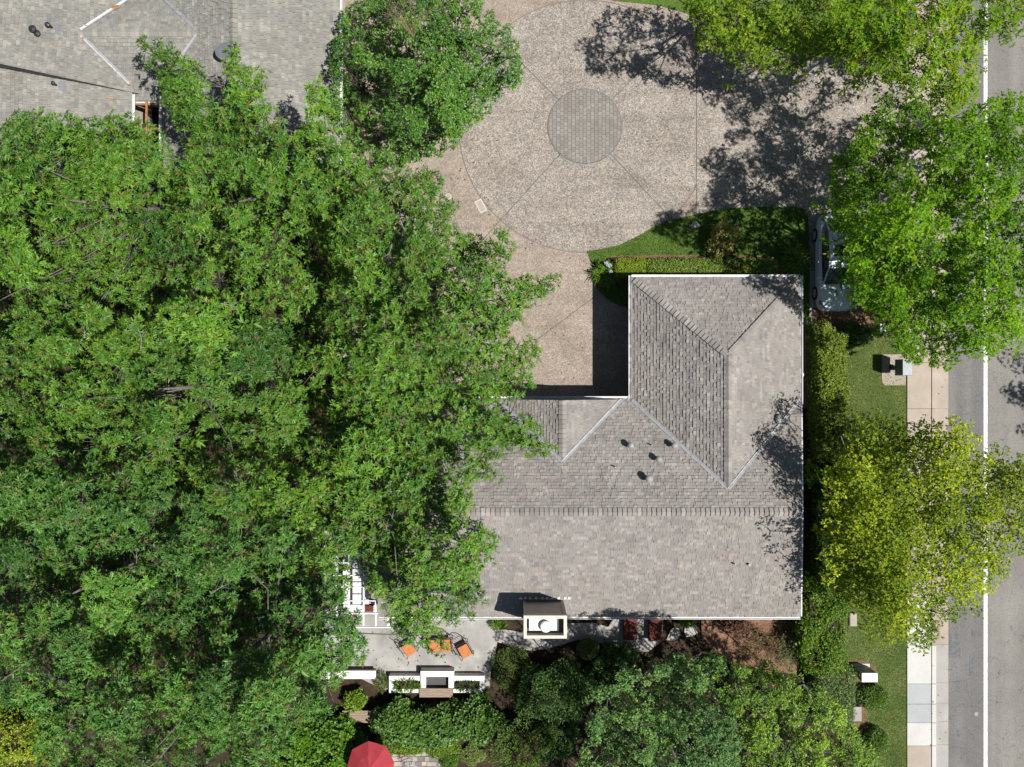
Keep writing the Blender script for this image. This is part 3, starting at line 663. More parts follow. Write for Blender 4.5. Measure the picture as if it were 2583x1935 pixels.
# raised roof edge; the step's shadow line is put into a dark upstand
A, B, C = P(-40, 164, 5.6), P(343, 232, 3.4), P(-40, -60, 5.6)
for v in (A, B, C): v.z = zl(v.x, v.y) + .02
m = MB(); m.add([A + Vector((0, 0, .8)), B + Vector((0, 0, .03)), A - Vector((0, 0, .1)), B - Vector((0, 0, .1))], [(0, 2, 3, 1)]); m.build('roof_upstand', M['trim'], nb)
tri = [A + Vector((0, 0, .8)), B + Vector((0, 0, .03)), C]
fm = MB(); [fm.add(t[0], t[1], t[2]) for t in shingle_tabs([tri[2], tri[0], tri[1]], PALN)]; fm.add([v - Vector((0, 0, .02)) for v in tri], [(0, 1, 2)], (.2, .2, .18)); o = fm.build('raised_shingle_field', M['shingle'], nb); o['kind'] = 'stuff'
for px, py, r, h in ((94, 82, .1, .35), (104, 92, .09, .3), (130, 70, .07, .3), (142, 215, .05, .25)):
    p = onroof(px, py, zx); m = MB(); m.tube([p - Vector((0, 0, .1)), p + Vector((0, 0, h))], r, 12); m.build('roof_vent', M['darkmetal'], nroof)
    m = MB(); m.lathe([(r * 1.02, h - .05), (r * 1.6, h), (r * 1.5, h + .05), (.01, h + .1)], 14, tuple(p)); m.build('vent_cap', M['darkmetal'], nroof)
    e = .22; m = MB(); m.add([(p.x + a + .25, p.y + b, zx(p.x + a + .25, p.y + b) + .05) for a, b in ((-e * .4, -e), (e * .4, -e), (e * .4, e), (-e * .4, e))], [(0, 1, 2, 3)]); m.build('vent_flashing', M['greymetal'], nroof)
p = onroof(570, 140, zx); m = MB(); pr = []
for k in range(13):
    a_ = math.pi / 2 + math.pi * k / 12; pr.append((p.x + .3 + .62 * math.cos(a_), p.y + .42 * math.sin(a_)))
m.prism(pr, p.z - .3, p.z + .42); m.build('eyebrow_vent', M['greymetal'], nroof)

# ------------------------------------------------------------------ street-side things
def box_thing(name, label, cat, px0, py0, px1, py1, h, mat, parts=(), z0=0.06, bevel=.012):
    a, b = P(px0, py0, h), P(px1, py1, h); c = (a + b) / 2; t = thing(name, label, cat, (c.x, c.y, z0)); w_, d_ = abs(b.x - a.x) / 2, abs(b.y - a.y) / 2
    return t, w_, d_, h - z0
t, w_, d_, h_ = box_thing('mailbox_cluster', 'grey metal cluster mailbox on a pedestal beside the sidewalk', 'mailbox', 2277, 906, 2302, 947, 1.57, None)
MB().box((-w_, -d_, .72), (w_, d_, h_)).build('cabinet', M['greymetal'], t, bevel=.015)
for i in range(2):
    for j in range(5): m = MB(); m.box((w_, -d_ + .05 + i * (d_ - .03), .78 + j * .14), (w_ + .012, -d_ + .02 + (i + 1) * (d_ - .03), .78 + j * .14 + .125)); m.build('mail_door', M['flash'], t)
MB().box((-.09, -.11, .02), (.09, .11, .72)).build('pedestal', M['greymetal'], t); MB().box((-.16, -.18, .0), (.16, .18, .03)).build('base_plate', M['darkmetal'], t)
a, b = P(2223, 894), P(2283, 972); sheet('mailbox_pad', [(a.x, a.y), (b.x, a.y), (b.x, b.y), (a.x + .14, b.y), (a.x, b.y + .14)], 0.075, M['conc_p'])
t, w_, d_, h_ = box_thing('utility_pedestal', 'tall white-topped utility cabinet on a small pad in the mulch', 'utility box', 2174, 1698, 2214, 1721, 1.12, None)
MB().box((-w_ + .02, -d_ + .02, .05), (w_ - .02, d_ - .02, h_ - .04)).build('cabinet', paint('cabinet_tan', (0.34, 0.31, 0.26), 0.6), t); MB().box((-w_, -d_, h_ - .04), (w_, d_, h_)).build('lid', M['white'], t, bevel=.01)
MB().box((-w_ - .06, -d_ - .06, 0), (w_ + .06, d_ + .1, .05)).build('pad', M['conc_w'], t); MB().box((w_ - .02, -.03, h_ * .5), (w_ + .01, .03, h_ * .6)).build('latch', M['darkmetal'], t)
t, w_, d_, h_ = box_thing('transformer_box', 'low pale green utility box between hedge and round bush', 'utility box', 2153, 1784, 2173, 1819, .55, None)
MB().box((-w_, -d_, .04), (w_, d_, h_ - .03)).build('cabinet', M['conc'], t, bevel=.012); MB().box((-w_ - .012, -d_ - .012, h_ - .03), (w_ + .012, d_ + .012, h_)).build('lid', M['conc'], t, bevel=.01); MB().box((-w_ - .05, -d_ - .05, 0), (w_ + .05, d_ + .05, .04)).build('pad', M['conc_p'], t)
for nm, lb, q, mt, hh in (('meter_box', 'white plastic meter lid in the grass near the parked car', (2220, 816, 2236, 838), 'white', .1), ('valve_box', 'pinkish concrete valve box in the grass below the olive-leaved tree', (2144, 1548, 2162, 1580), 'conc_p', .12)):
    t, w_, d_, h_ = box_thing(nm, lb, 'utility box', *q, hh + .05, None, z0=.05)
    MB().box((-w_, -d_, 0), (w_, d_, h_ - .02)).build('frame', M['conc'], t); MB().box((-w_ + .025, -d_ + .025, h_ - .02), (w_ - .025, d_ - .025, h_)).build('lid', M[mt], t); MB().box((-.03, -.012, h_), (.03, .012, h_ + .006)).build('lift_slot', M['trim'], t)
c_ = P(1213, 520); t = thing('drain_cover', 'rectangular cast cover set into the driveway near the evergreen boughs', 'drain cover', (c_.x, c_.y, .022), R(28))
MB().box((-.18, -.32, 0), (.18, .32, .008)).build('frame', M['conc_w'], t); MB().box((-.13, -.27, .008), (.13, .27, .014)).build('lid', M['conc_p'], t)
c_ = P(1131, 496); t = thing('cleanout_cover', 'small round cover ring in the driveway beside the evergreen boughs', 'drain cover', (c_.x, c_.y, .022))
MB().lathe([(.15, 0), (.15, .008), (.13, .010)], 24).build('ring', M['conc_w'], t); MB().lathe([(.115, .004), (.115, .013), (.1, .015)], 24).build('lid', M['conc_p'], t)

# ------------------------------------------------------------------ parked car (front towards the hedge)
def car():
    cx, cy = 15.47, 5.77; t = thing('parked_car', 'silver-white car parked under the bright green street tree', 'car', (cx, cy, 0.03))
    L, HW = 4.65, 0.915
    # stations from front (-y): (s, half width, bottom, shoulder height)
    st = [(0.0, .50, .34, .52), (.05, .66, .24, .64), (.18, .80, .19, .74), (.45, .88, .18, .80), (.95, HW, .18, .88), (1.5, HW, .18, .95), (2.3, HW, .18, .98), (3.2, HW, .18, 1.0), (3.9, .90, .18, 1.0), (4.35, .85, .20, .98), (4.56, .76, .26, .90), (4.65, .62, .36, .74)]
    vs = []; fs = []; n = 13
    for s, hw, zb, zs in st:
        y = -L / 2 + s; cr_ = .055
        prof = [(-hw * .86, zb), (-hw * .97, zb + .08), (-hw, zb + .28 * (zs - zb)), (-hw * 1.0, zb + .62 * (zs - zb)), (-hw * .965, zs - .06), (-hw * .86, zs), (0, zs + cr_)]
        prof += [(-x, z) for x, z in prof[:-1][::-1]]; vs += [(x, y, z) for x, z in prof]
    for i in range(len(st) - 1):
        for k in range(n - 1): fs.append((i * n + k, i * n + k + 1, (i + 1) * n + k + 1, (i + 1) * n + k))
    fs += [tuple(range(n))[::-1], tuple(range((len(st) - 1) * n, len(st) * n))]
    b = MB(); b.add(vs, fs); body = b.build('body', M['carpaint'], t, True); md = body.modifiers.new('sub', 'SUBSURF'); md.levels = 1; md.render_levels = 2
    # glasshouse: (s, base half width, base z, roof half width, roof z)
    gs = [(1.25, .74, .93, .70, .95), (1.95, .80, .96, .60, 1.40), (2.35, .82, .97, .60, 1.46), (3.1, .82, .98, .60, 1.47), (3.7, .80, .99, .57, 1.40), (4.3, .70, .97, .62, 1.0)]
    gv = []; gf = []
    for s, bw, bz, rw, rz in gs: y = -L / 2 + s; gv += [(-bw, y, bz), (-rw - .03, y, rz - .05), (-rw + .1, y, rz), (rw - .1, y, rz), (rw + .03, y, rz - .05), (bw, y, bz)]
    for i in range(len(gs) - 1):
        for k in range(5): gf.append((i * 6 + k, i * 6 + k + 1, (i + 1) * 6 + k + 1, (i + 1) * 6 + k))
    g_ = MB(); g_.add(gv, gf); g_.build('glasshouse', M['glass'], t, True)
    def skin(nm, quads, mat, off=.012):
        m = MB()
        for q in quads:
            q = [Vector(v) for v in q]; nn = (q[1] - q[0]).cross(q[-1] - q[0]).normalized(); nn = nn if nn.z > 0 else -nn; m.add([v + nn * off for v in q] + list(q), [(0, 1, 2, 3), (0, 4, 5, 1), (1, 5, 6, 2), (2, 6, 7, 3), (3, 7, 4, 0)])
        return m.build(nm, mat, t)
    V = lambda i, k: gv[i * 6 + k]
    rp = skin('roof_panel', [(V(i, 2), V(i, 3), V(i + 1, 3), V(i + 1, 2)) for i in (1, 2, 3)] + [(V(i, 1), V(i, 2), V(i + 1, 2), V(i + 1, 1)) for i in (1, 2, 3)] + [(V(i, 3), V(i, 4), V(i + 1, 4), V(i + 1, 3)) for i in (1, 2, 3)], M['carpaint'])
    sr = MB(); y0 = -L / 2 + 2.5; sr.box((-.42, y0, 1.478), (.42, y0 + .55, 1.497)); sr.build('sunroof', M['glass'], rp)
    for i0, i1 in ((0, 1), (3, 4), (4, 5)):
        for k in (0, 5):
            pil = MB(); a, b_ = Vector(V(i0, 1 if k == 0 else 4)), Vector(V(i1, 1 if k == 0 else 4)); pil.tube([a, b_], .035, 6); pil.build('pillar', M['carpaint'], t)
    for sx in (-1, 1):
        m = MB(); m.tube([(sx * .82, -L / 2 + 2.62, .97), (sx * .63, -L / 2 + 2.66, 1.42)], .035, 6); m.build('pillar', M['trim'], t)
        m = MB(); m.box((sx * .98 - .09, -L / 2 + 1.5, .95), (sx * .98 + .09, -L / 2 + 1.62, 1.08), taper=.02); m.build('mirror', M['carpaint'], t)
        hl = MB(); hl.add([(sx * .50, -L / 2 + .02, .60), (sx * .80, -L / 2 + .26, .64), (sx * .87, -L / 2 + .55, .75), (sx * .78, -L / 2 + .42, .82), (sx * .60, -L / 2 + .16, .76)], [(0, 1, 2, 3, 4)]); hl.build('headlight', M['lens'], t)
        tl = MB(); tl.box((sx * .68 - .12, L / 2 - .16, .74), (sx * .68 + .12, L / 2 - .01, .88)); tl.build('tail_light', M['redcush'], t)
        for sy in (-L / 2 + .9, L / 2 - .98):
            wv = MB(); wv.tube([(sx * .74, sy, .33), (sx * .935, sy, .33)], .33, 20); wo = wv.build('wheel', M['rubber'], t); wr = MB(); wr.tube([(sx * .93, sy, .33), (sx * .945, sy, .33)], .21, 14); wr.build('rim', M['flash'], wo)
        dh = MB(); dh.box((sx * .925 - .012, -L / 2 + 2.3, .80), (sx * .925 + .012, -L / 2 + 2.48, .83)); dh.build('door_handle', M['carpaint'], t)
    gr = MB(); gr.box((-.45, -L / 2 - .012, .36), (.45, -L / 2 + .03, .52)); gr.build('grille', M['trim'], t)
    return t
car()

# ------------------------------------------------------------------ patio things
def patio_seat(name, label, px, py, rz, seats, group=None):
    c_ = P(px, py, .45); t = thing(name, label, 'sofa' if seats > 1 else 'chair', (c_.x, c_.y, .05), rz, group); W = .56 * seats / 2 + .02
    for i in range(seats):
        x0 = -W + .02 + i * .56; m = MB(); m.box((x0 + .01, -.30, .32), (x0 + .54, .30, .45)); m.build('seat_cushion', M['orange'], t, bevel=.035)
    for sx in (-1, 1):
        for sy in (-.30, .34): m = MB(); m.tube([(sx * W, sy, 0), (sx * (W + .01), sy, .62)], .016, 6); m.build('leg', M['darkmetal'], t)
        m = MB(); m.tube([(sx * (W + .01), -.32, .60), (sx * (W + .03), -.1, .64), (sx * (W + .01), .36, .63)], .022, 6); m.build('armrest', M['darkmetal'], t)
    fr = MB(); fr.tube([(-W, -.3, .3), (W, -.3, .3), (W, .34, .3), (-W, .34, .3), (-W, -.3, .3)], .016, 6); fr.build('seat_frame', M['darkmetal'], t)
    bk = MB(); n = 5 * seats
    bk.tube([(-W, .34, .34), (-W * .95, .50, .95), (-W * .5, .56, 1.04), (0, .56, 1.02), (W * .5, .56, 1.04), (W * .95, .50, .95), (W, .34, .34)], .02, 6)
    for k in range(1, n): x = -W + 2 * W * k / n; bk.tube([(x, .36, .34), (x * .96, .46, .7), (x * .96, .55, 1.02)], .010, 4)
    bk.tube([(-W * .95, .42, .6), (W * .95, .42, .6)], .012, 4); bk.build('backrest', M['darkmetal'], t)
    return t
patio_seat('patio_loveseat', 'two-seat metal patio sofa with orange cushions', 1111, 1629, R(2), 2)
patio_seat('patio_chair', 'orange-cushioned metal chair half under an overhanging evergreen bough', 1032, 1637, R(36), 1)
patio_seat('patio_chair', 'orange-cushioned metal chair at the shaded end of the patio sofa', 1173, 1642, R(28), 1)
def lounger(label, px, py):
    c_ = P(px, py, .4); t = thing('sun_lounger', label, 'lounger', (c_.x, c_.y, .042), 0, 'red loungers under the eave')
    m = MB(); m.box((-.31, -.55, .30), (.31, .18, .40)); m.build('seat_cushion', M['redcush'], t, bevel=.03)
    m = MB(); rot = Matrix.Translation((0, .2, .34)) @ Matrix.Rotation(R(28), 4, 'X'); m.box((-.31, 0, -.04), (.31, .75, .06), rot); m.build('back_cushion', M['redcush'], t, bevel=.03)
    m = MB(); m.box((-.33, -.57, .24), (.33, .9, .29)); m.build('frame', M['darkmetal'], t)
    for sx in (-.3, .3):
        for sy in (-.5, .8): m = MB(); m.box((sx - .02, sy - .02, 0), (sx + .02, sy + .02, .24)); m.build('leg', M['darkmetal'], t)
lounger('dark red cushioned lounger under the eave, the one nearer the chimney', 1590, 1586); lounger('dark red cushioned lounger under the eave, the one nearer the stepping stones', 1653, 1588)

# pergola of white rafters
pg = thing('pergola', 'white open-raftered pergola half hidden by evergreen boughs', 'pergola', (0, 0, 0)); ZP = 2.75
for px in (849, 880, 917, 948, 979): a, b = P(px, 1372, ZP), P(px, 1584, ZP); m = MB(); m.box((a.x - .032, b.y, ZP - .16), (a.x + .032, a.y, ZP)); m.build('rafter', M['white'], pg)
for py in (1388, 1420, 1452, 1481, 1516, 1548, 1583): a, b = P(840, py, ZP + .06), P(985, py, ZP + .06); m = MB(); m.box((a.x, a.y - .022, ZP + .003), (b.x, a.y + .022, ZP + .06)); m.build('batten', M['white'], pg)
for px, py in ((849, 1384), (979, 1384), (849, 1578), (979, 1578)): a = P(px, py, ZP); m = MB(); m.box((a.x - .06, a.y - .06, 0.05), (a.x + .06, a.y + .06, ZP - .162)); m.build('post', M['white'], pg)
c_ = P(898, 1455, .75); t = thing('dining_table', 'white dining table under the pergola', 'table', (c_.x, c_.y, .05))
for i in range(5): m = MB(); m.box((-.62 + i * .25, -1.3, .68), (-.62 + i * .25 + .235, 1.3, .72)); m.build('top_board', M['white'], t)
for sx in (-.5, .5):
    for sy in (-1.1, 1.1): m = MB(); m.box((sx - .04, sy - .04, 0), (sx + .04, sy + .04, .68)); m.build('leg', M['white'], t)
c_ = P(906, 1532, .45); t = thing('garden_bench', 'white garden bench with a red cushion under the pergola', 'bench', (c_.x, c_.y, .05))
for i in range(4): m = MB(); m.box((-.75, -.22 + i * .115, .38), (.75, -.22 + i * .115 + .1, .41)); m.build('slat', M['white'], t)
for sx in (-.65, .65): m = MB(); m.box((sx - .04, -.2, 0), (sx + .04, .2, .38)); m.build('leg', M['white'], t)
m = MB(); m.box((.25, -.2, .412), (.7, .18, .5)); m.build('cushion', M['redcush'], t, bevel=.03)

# stucco planter with fire bowl
pl = thing('stucco_planter', 'low white stucco planter wall around a central fire feature', 'planter'); HPZ = .5
def wbox(px0, py0, px1, py1, z0, z1): a, b = P(px0, py0, z1), P(px1, py1, z1); return (min(a.x, b.x), min(a.y, b.y), z0), (max(a.x, b.x), max(a.y, b.y), z1)
for q in ((981, 1705, 1060, 1718), (1143, 1705, 1222, 1718), (981, 1718.5, 993, 1748), (1210, 1718.5, 1222, 1748), (993.5, 1738, 1060, 1748), (1143, 1738, 1209.5, 1748)): m = MB(); m.box(*wbox(*q, .02, HPZ)); m.build('planter_wall', M['stucco_w'], pl, bevel=.012)
for q in ((994, 1719, 1060, 1737.5), (1143, 1719, 1209.5, 1737.5)): m = MB(); m.box(*wbox(*q, .02, .4)); m.build('planting_soil', M['soil'], pl)
for q in ((1060.5, 1693, 1145, 1708), (1060.5, 1708.5, 1074, 1736), (1131, 1708.5, 1145, 1736)): m = MB(); m.box(*wbox(*q, .02, HPZ + .1)); m.build('hearth_wall', M['stucco_w'], pl, bevel=.012)
m = MB(); m.box(*wbox(1074.5, 1709, 1130.5, 1736, .02, .3)); m.build('fire_bed', M['trim'], pl)
for i in range(4): m = MB(); m.box(*wbox(1058, 1737 + i * 5.6, 1142, 1737 + i * 5.6 + 5.2, .5, .62)); m.build('bench_plank', M['wood'], pl)
m = MB(); m.box(*wbox(1062, 1739, 1138, 1757, .02, .5)); m.build('bench_base', M['stucco'], pl)
sw_ = thing('seat_wall', 'white capped seat wall between the evergreen boughs and the planter', 'wall')
m = MB(); m.box(*wbox(808, 1694, 946, 1712, .02, .42)); m.build('wall_body', M['stucco'], sw_); m = MB(); m.box(*wbox(806, 1692, 948, 1713, .422, .48)); m.build('cap', M['stucco_w'], sw_, bevel=.01)
db = thing('wooden_bench', 'brown weathered wooden bench in the shade below the seat wall', 'bench')
for i in range(5): m = MB(); m.box(*wbox(864, 1793 + i * 6.2, 948, 1793 + i * 6.2 + 5.6, .38, .43)); m.build('plank', M['wood'], db)
for px in (872, 940): m = MB(); m.box(*wbox(px - 4, 1796, px + 4, 1822, .02, .378)); m.build('leg', M['wood'], db)
# red umbrella
c_ = P(932, 1937, 2.3); um = thing('patio_umbrella', 'red octagonal canvas patio umbrella', 'umbrella', (c_.x, c_.y, .03)); rr = 1.1
cv = MB()
for k in range(8):
    a0, a1 = 2 * math.pi * (k + .12) / 8, 2 * math.pi * (k + 1.12) / 8; am = (a0 + a1) / 2
    p0, p1 = (rr * math.cos(a0), rr * math.sin(a0), 1.98), (rr * math.cos(a1), rr * math.sin(a1), 1.98); q0, q1 = (.5 * p0[0], .5 * p0[1], 2.3), (.5 * p1[0], .5 * p1[1], 2.3)
    m_ = (rr * .93 * math.cos(am), rr * .93 * math.sin(am), 1.95); mm = (.46 * math.cos(am) * rr, .46 * math.sin(am) * rr, 2.28)
    cv.add([(0, 0, 2.52), q0, mm, q1, p0, m_, p1], [(0, 1, 2), (0, 2, 3), (1, 4, 5, 2), (2, 5, 6, 3)])
cv.build('canopy', M['umbrella'], um)
for k in range(8): a0 = 2 * math.pi * (k + .12) / 8; m = MB(); m.tube([(0, 0, 2.5), (.5 * rr * math.cos(a0), .5 * rr * math.sin(a0), 2.285), (rr * math.cos(a0), rr * math.sin(a0), 1.965)], .01, 5); m.build('rib', M['wood'], um)
m = MB(); m.tube([(0, 0, 0), (0, 0, 2.56)], .022, 10); m.build('pole', M['wood'], um); m = MB(); m.lathe([(.25, 0), (.25, .05), (.06, .09)], 20); m.build('base', M['darkmetal'], um); m = MB(); m.lathe([(.03, 2.5), (.05, 2.56), (.01, 2.62)], 10); m.build('finial', M['wood'], um)
# flagstones
fs_ = sheet('flagstone_terrace', polyP([(975, 1893), (1140, 1893), (1155, 2000), (960, 2000)]), 0.02, M['joint'])
for i in range(12):
    for j in range(7):
        x0, y0 = 978 + i * 14.2 + random.uniform(-2, 2) + (7 if j % 2 else 0), 1896 + j * 12.5; x1 = x0 + random.uniform(10, 13.2); y1 = y0 + random.uniform(9.5, 11.5)
        a, b = P(x0, y0), P(x1, y1); c = random.choice([(.36, .28, .24), (.30, .27, .25), (.42, .33, .28), (.17, .165, .15), (.33, .30, .27)])
        if x0 < 1150: MB().prism([(a.x, a.y), (b.x, a.y + random.uniform(-.03, .03)), (b.x + random.uniform(-.03, .02), b.y), (a.x, b.y)], 0.0, 0.04 + random.uniform(0, .01), c).build('flagstone', M['stone'], fs_)
c_ = P(1022, 1918, .45); t = thing('wire_chair', 'grey wire garden chair on the flagstones beside the umbrella', 'chair', (c_.x, c_.y, .04), R(20))
for k in range(9): x = -.24 + k * .06; m = MB(); m.tube([(x, -.25, .44), (x, .22, .42), (x * .9, .34, .85)], .008, 4); m.build('wire', M['greymetal'], t)
for k in range(4): m = MB(); m.tube([(-.25, -.25 + k * .15, .445), (.25, -.25 + k * .15, .445)], .009, 4); m.build('wire', M['greymetal'], t)
for sx in (-.23, .23):
    for sy in (-.23, .2): m = MB(); m.tube([(sx, sy, 0), (sx, sy, .44)], .012, 6); m.build('leg', M['greymetal'], t)

# ------------------------------------------------------------------ vegetation
LG = np.array([[1.06, 1.20, .88]])
def norm(a): return a / np.maximum(1e-9, np.linalg.norm(a, axis=1))[:, None]
def smooth_noise(q, scale, seed):
    r = np.random.default_rng(seed); out = np.zeros(len(q))
    for k in range(7):
        a = r.uniform(0, 2 * np.pi); f = scale * r.uniform(.6, 1.9); ph = r.uniform(0, 6.28); out += np.sin((q[:, 0] * np.cos(a) + q[:, 1] * np.sin(a)) * f + ph)
    return out / 3.0
def leaf_arrays(cen, ax, k, L, Wd, el, rng, pal, shoot=None, pshoot=0.0, droop=0.12, lvar=.16, jit=.02, tint=None):
    """k leaves round each sprig centre; each leaf a folded blade of two faces. Returns verts, tris, colours."""
    n0 = len(cen); n = n0 * k
    c = np.repeat(cen, k, 0); a = np.repeat(norm(ax), k, 0)
    ref = np.where(np.abs(a[:, 2:3]) < .9, np.array([[0, 0, 1.]]), np.array([[1., 0, 0]])); t1 = norm(np.cross(a, ref)); t2 = np.cross(a, t1)
    az = np.tile(np.arange(k) * 2.399, n0) + np.repeat(rng.uniform(0, 6.28, n0), k) + rng.normal(0, .25, n)
    e = rng.uniform(el[0], el[1], n)
    d = norm(a * np.cos(e)[:, None] + (t1 * np.cos(az)[:, None] + t2 * np.sin(az)[:, None]) * np.sin(e)[:, None])
    side = np.cross(d, a) + rng.normal(0, .13, (n, 3)); side = norm(side - d * (side * d).sum(1)[:, None]); nr = np.cross(side, d)
    ln = (L * rng.uniform(.65, 1.2, n))[:, None]; wd = ln * (Wd / L) * rng.uniform(.8, 1.2, n)[:, None] / 2
    b = c + rng.normal(0, jit, (n, 3))
    mid = b + d * ln * .48; up = np.where(nr[:, 2:3] > 0, 1, -1) * nr
    tip = b + d * ln - np.array([[0, 0, 1.]]) * ln * droop
    v = np.stack([b, mid + side * wd + up * wd * .3, tip, mid - side * wd + up * wd * .3], 1)
    pal = np.array(pal); ci = np.repeat(pal[rng.integers(0, len(pal), n0)] * rng.uniform(.82, 1.18, (n0, 1)), k, 0) * rng.normal(1, lvar, (n, 1)).clip(.5, 1.6)
    ci = ci * LG
    if tint is not None: ci = ci * np.repeat(tint, k, 0)
    cl = np.repeat(ci[:, None, :], 4, 1)
    if shoot is not None:
        fl = np.repeat(rng.random(n0) < pshoot, k); cl[fl, 0] = np.array(shoot); cl[fl, 1:] = cl[fl, 1:] * .8 + np.array(shoot) * .2
    base = (np.arange(n) * 4)[:, None]; tr = np.concatenate([base + np.array([[0, 1, 2]]), base + np.array([[0, 2, 3]])], 1).reshape(-1, 3)
    return v.reshape(-1, 3), tr, cl.reshape(-1, 3)
def sprigs(cen, rad, rng, per, upbias=.35, shell=.55, axis=None, stretch=1.0, flat=.75):
    """sprig centres and axes spread through and over the bough ellipsoids"""
    n = len(cen); cnt = np.maximum(3, (per * (rad / rad.mean()) ** 2)).astype(int); idx = np.repeat(np.arange(n), cnt)
    d = rng.normal(0, 1, (len(idx), 3)); d[:, 2] += upbias * 1.6; d = norm(d); r = shell + (1 - shell) * rng.random(len(idx)) ** .6
    off = d * (r * rad[idx])[:, None]; off[:, 2] *= flat
    if axis is not None and stretch > 1:
        al = (off * axis[idx]).sum(1)[:, None] * axis[idx]; off += al * (stretch - 1)
    ax = norm(d + np.array([[0, 0, .75]]) + (axis[idx] * .35 if axis is not None else 0))
    return cen[idx] + off, ax, idx
def bough_field(poly, spacing, rng, holes=()):
    poly = np.array(poly); lo = np.maximum(poly.min(0), [-260, -260]); hi = np.minimum(poly.max(0), [3400, 2200])
    cell = spacing / 1.3; gx, gy = int((hi[0] - lo[0]) / cell) + 2, int((hi[1] - lo[1]) / cell) + 2
    q = np.stack(np.meshgrid(np.arange(gx), np.arange(gy)), -1).reshape(-1, 2) * cell + lo + rng.uniform(-.55, .55, (gx * gy, 2)) * cell
    ins = inpoly(q, poly)
    for h in holes: ins &= ~inpoly(q, np.array(h))
    q = q[ins]; d = edgedist(q, poly)
    for h in holes: d = np.minimum(d, edgedist(q, np.array(h)))
    return q, d
def px_world(q, z): k = (1 - z / HCAM) / S; return np.stack([(q[:, 0] - CX) * k, (CY - q[:, 1]) * k, z], 1)

def limbs(trunk, top, hubs, cens, hid, rng, mat, parent, r0=.22, r1=.008, thin=.03):
    """trunk, one limb to every clump, one twig from the clump's hub to each of its boughs"""
    m = MB(); b = Vector(trunk); t_ = Vector(top)
    lean = Vector((rng.uniform(-.3, .3), rng.uniform(-.3, .3), 0)); fork = b.lerp(t_, .38) + lean * .5
    m.tube([b - Vector((0, 0, .1)), b + Vector((0, 0, .25)), b.lerp(fork, .5) + lean * .2, fork, fork.lerp(t_, .5), t_], [r0 * 1.5, r0 * 1.1, r0, r0 * .85, r0 * .5, r0 * .15], 9)
    m.build('trunk', mat, parent, True)
    m = MB()
    for h in hubs:
        h = Vector(h); st = fork.lerp(t_, rng.uniform(0, .6)); far = (h - st).length; mid = st.lerp(h, .5) + Vector((rng.normal(0, .2), rng.normal(0, .2), -.12 * far)); m.tube([st, mid, h], [r0 * .2, r0 * .11, thin], 5)
    for i in range(len(cens)):
        c = Vector(cens[i]); s_ = Vector(hubs[hid[i]]); m.tube([s_, s_.lerp(c, .5) + Vector((rng.normal(0, .06), rng.normal(0, .06), .03)), c], [thin, thin * .6, r1], 4, False)
    m.build('branches', mat, parent, True)
def bare_twigs(pts, rng, parent, mat, L=.7):
    m = MB()
    for p in pts:
        p = Vector(p); a = rng.uniform(0, 6.28); d = Vector((math.cos(a), math.sin(a), rng.uniform(-.1, .25))); l = L * rng.uniform(.5, 1.3); q = [p, p + d * l * .5 + Vector((rng.normal(0, .06), rng.normal(0, .06), .02)), p + d * l]; m.tube(q, [.016, .011, .005], 4, False)
        for s_ in (-1, 1): e = Vector((math.cos(a + s_ * .7), math.sin(a + s_ * .7), .1)); m.tube([q[1], q[1] + e * l * .45], [.008, .003], 4, False)
    o = m.build('bare_twigs', mat, parent); o['kind'] = 'stuff'
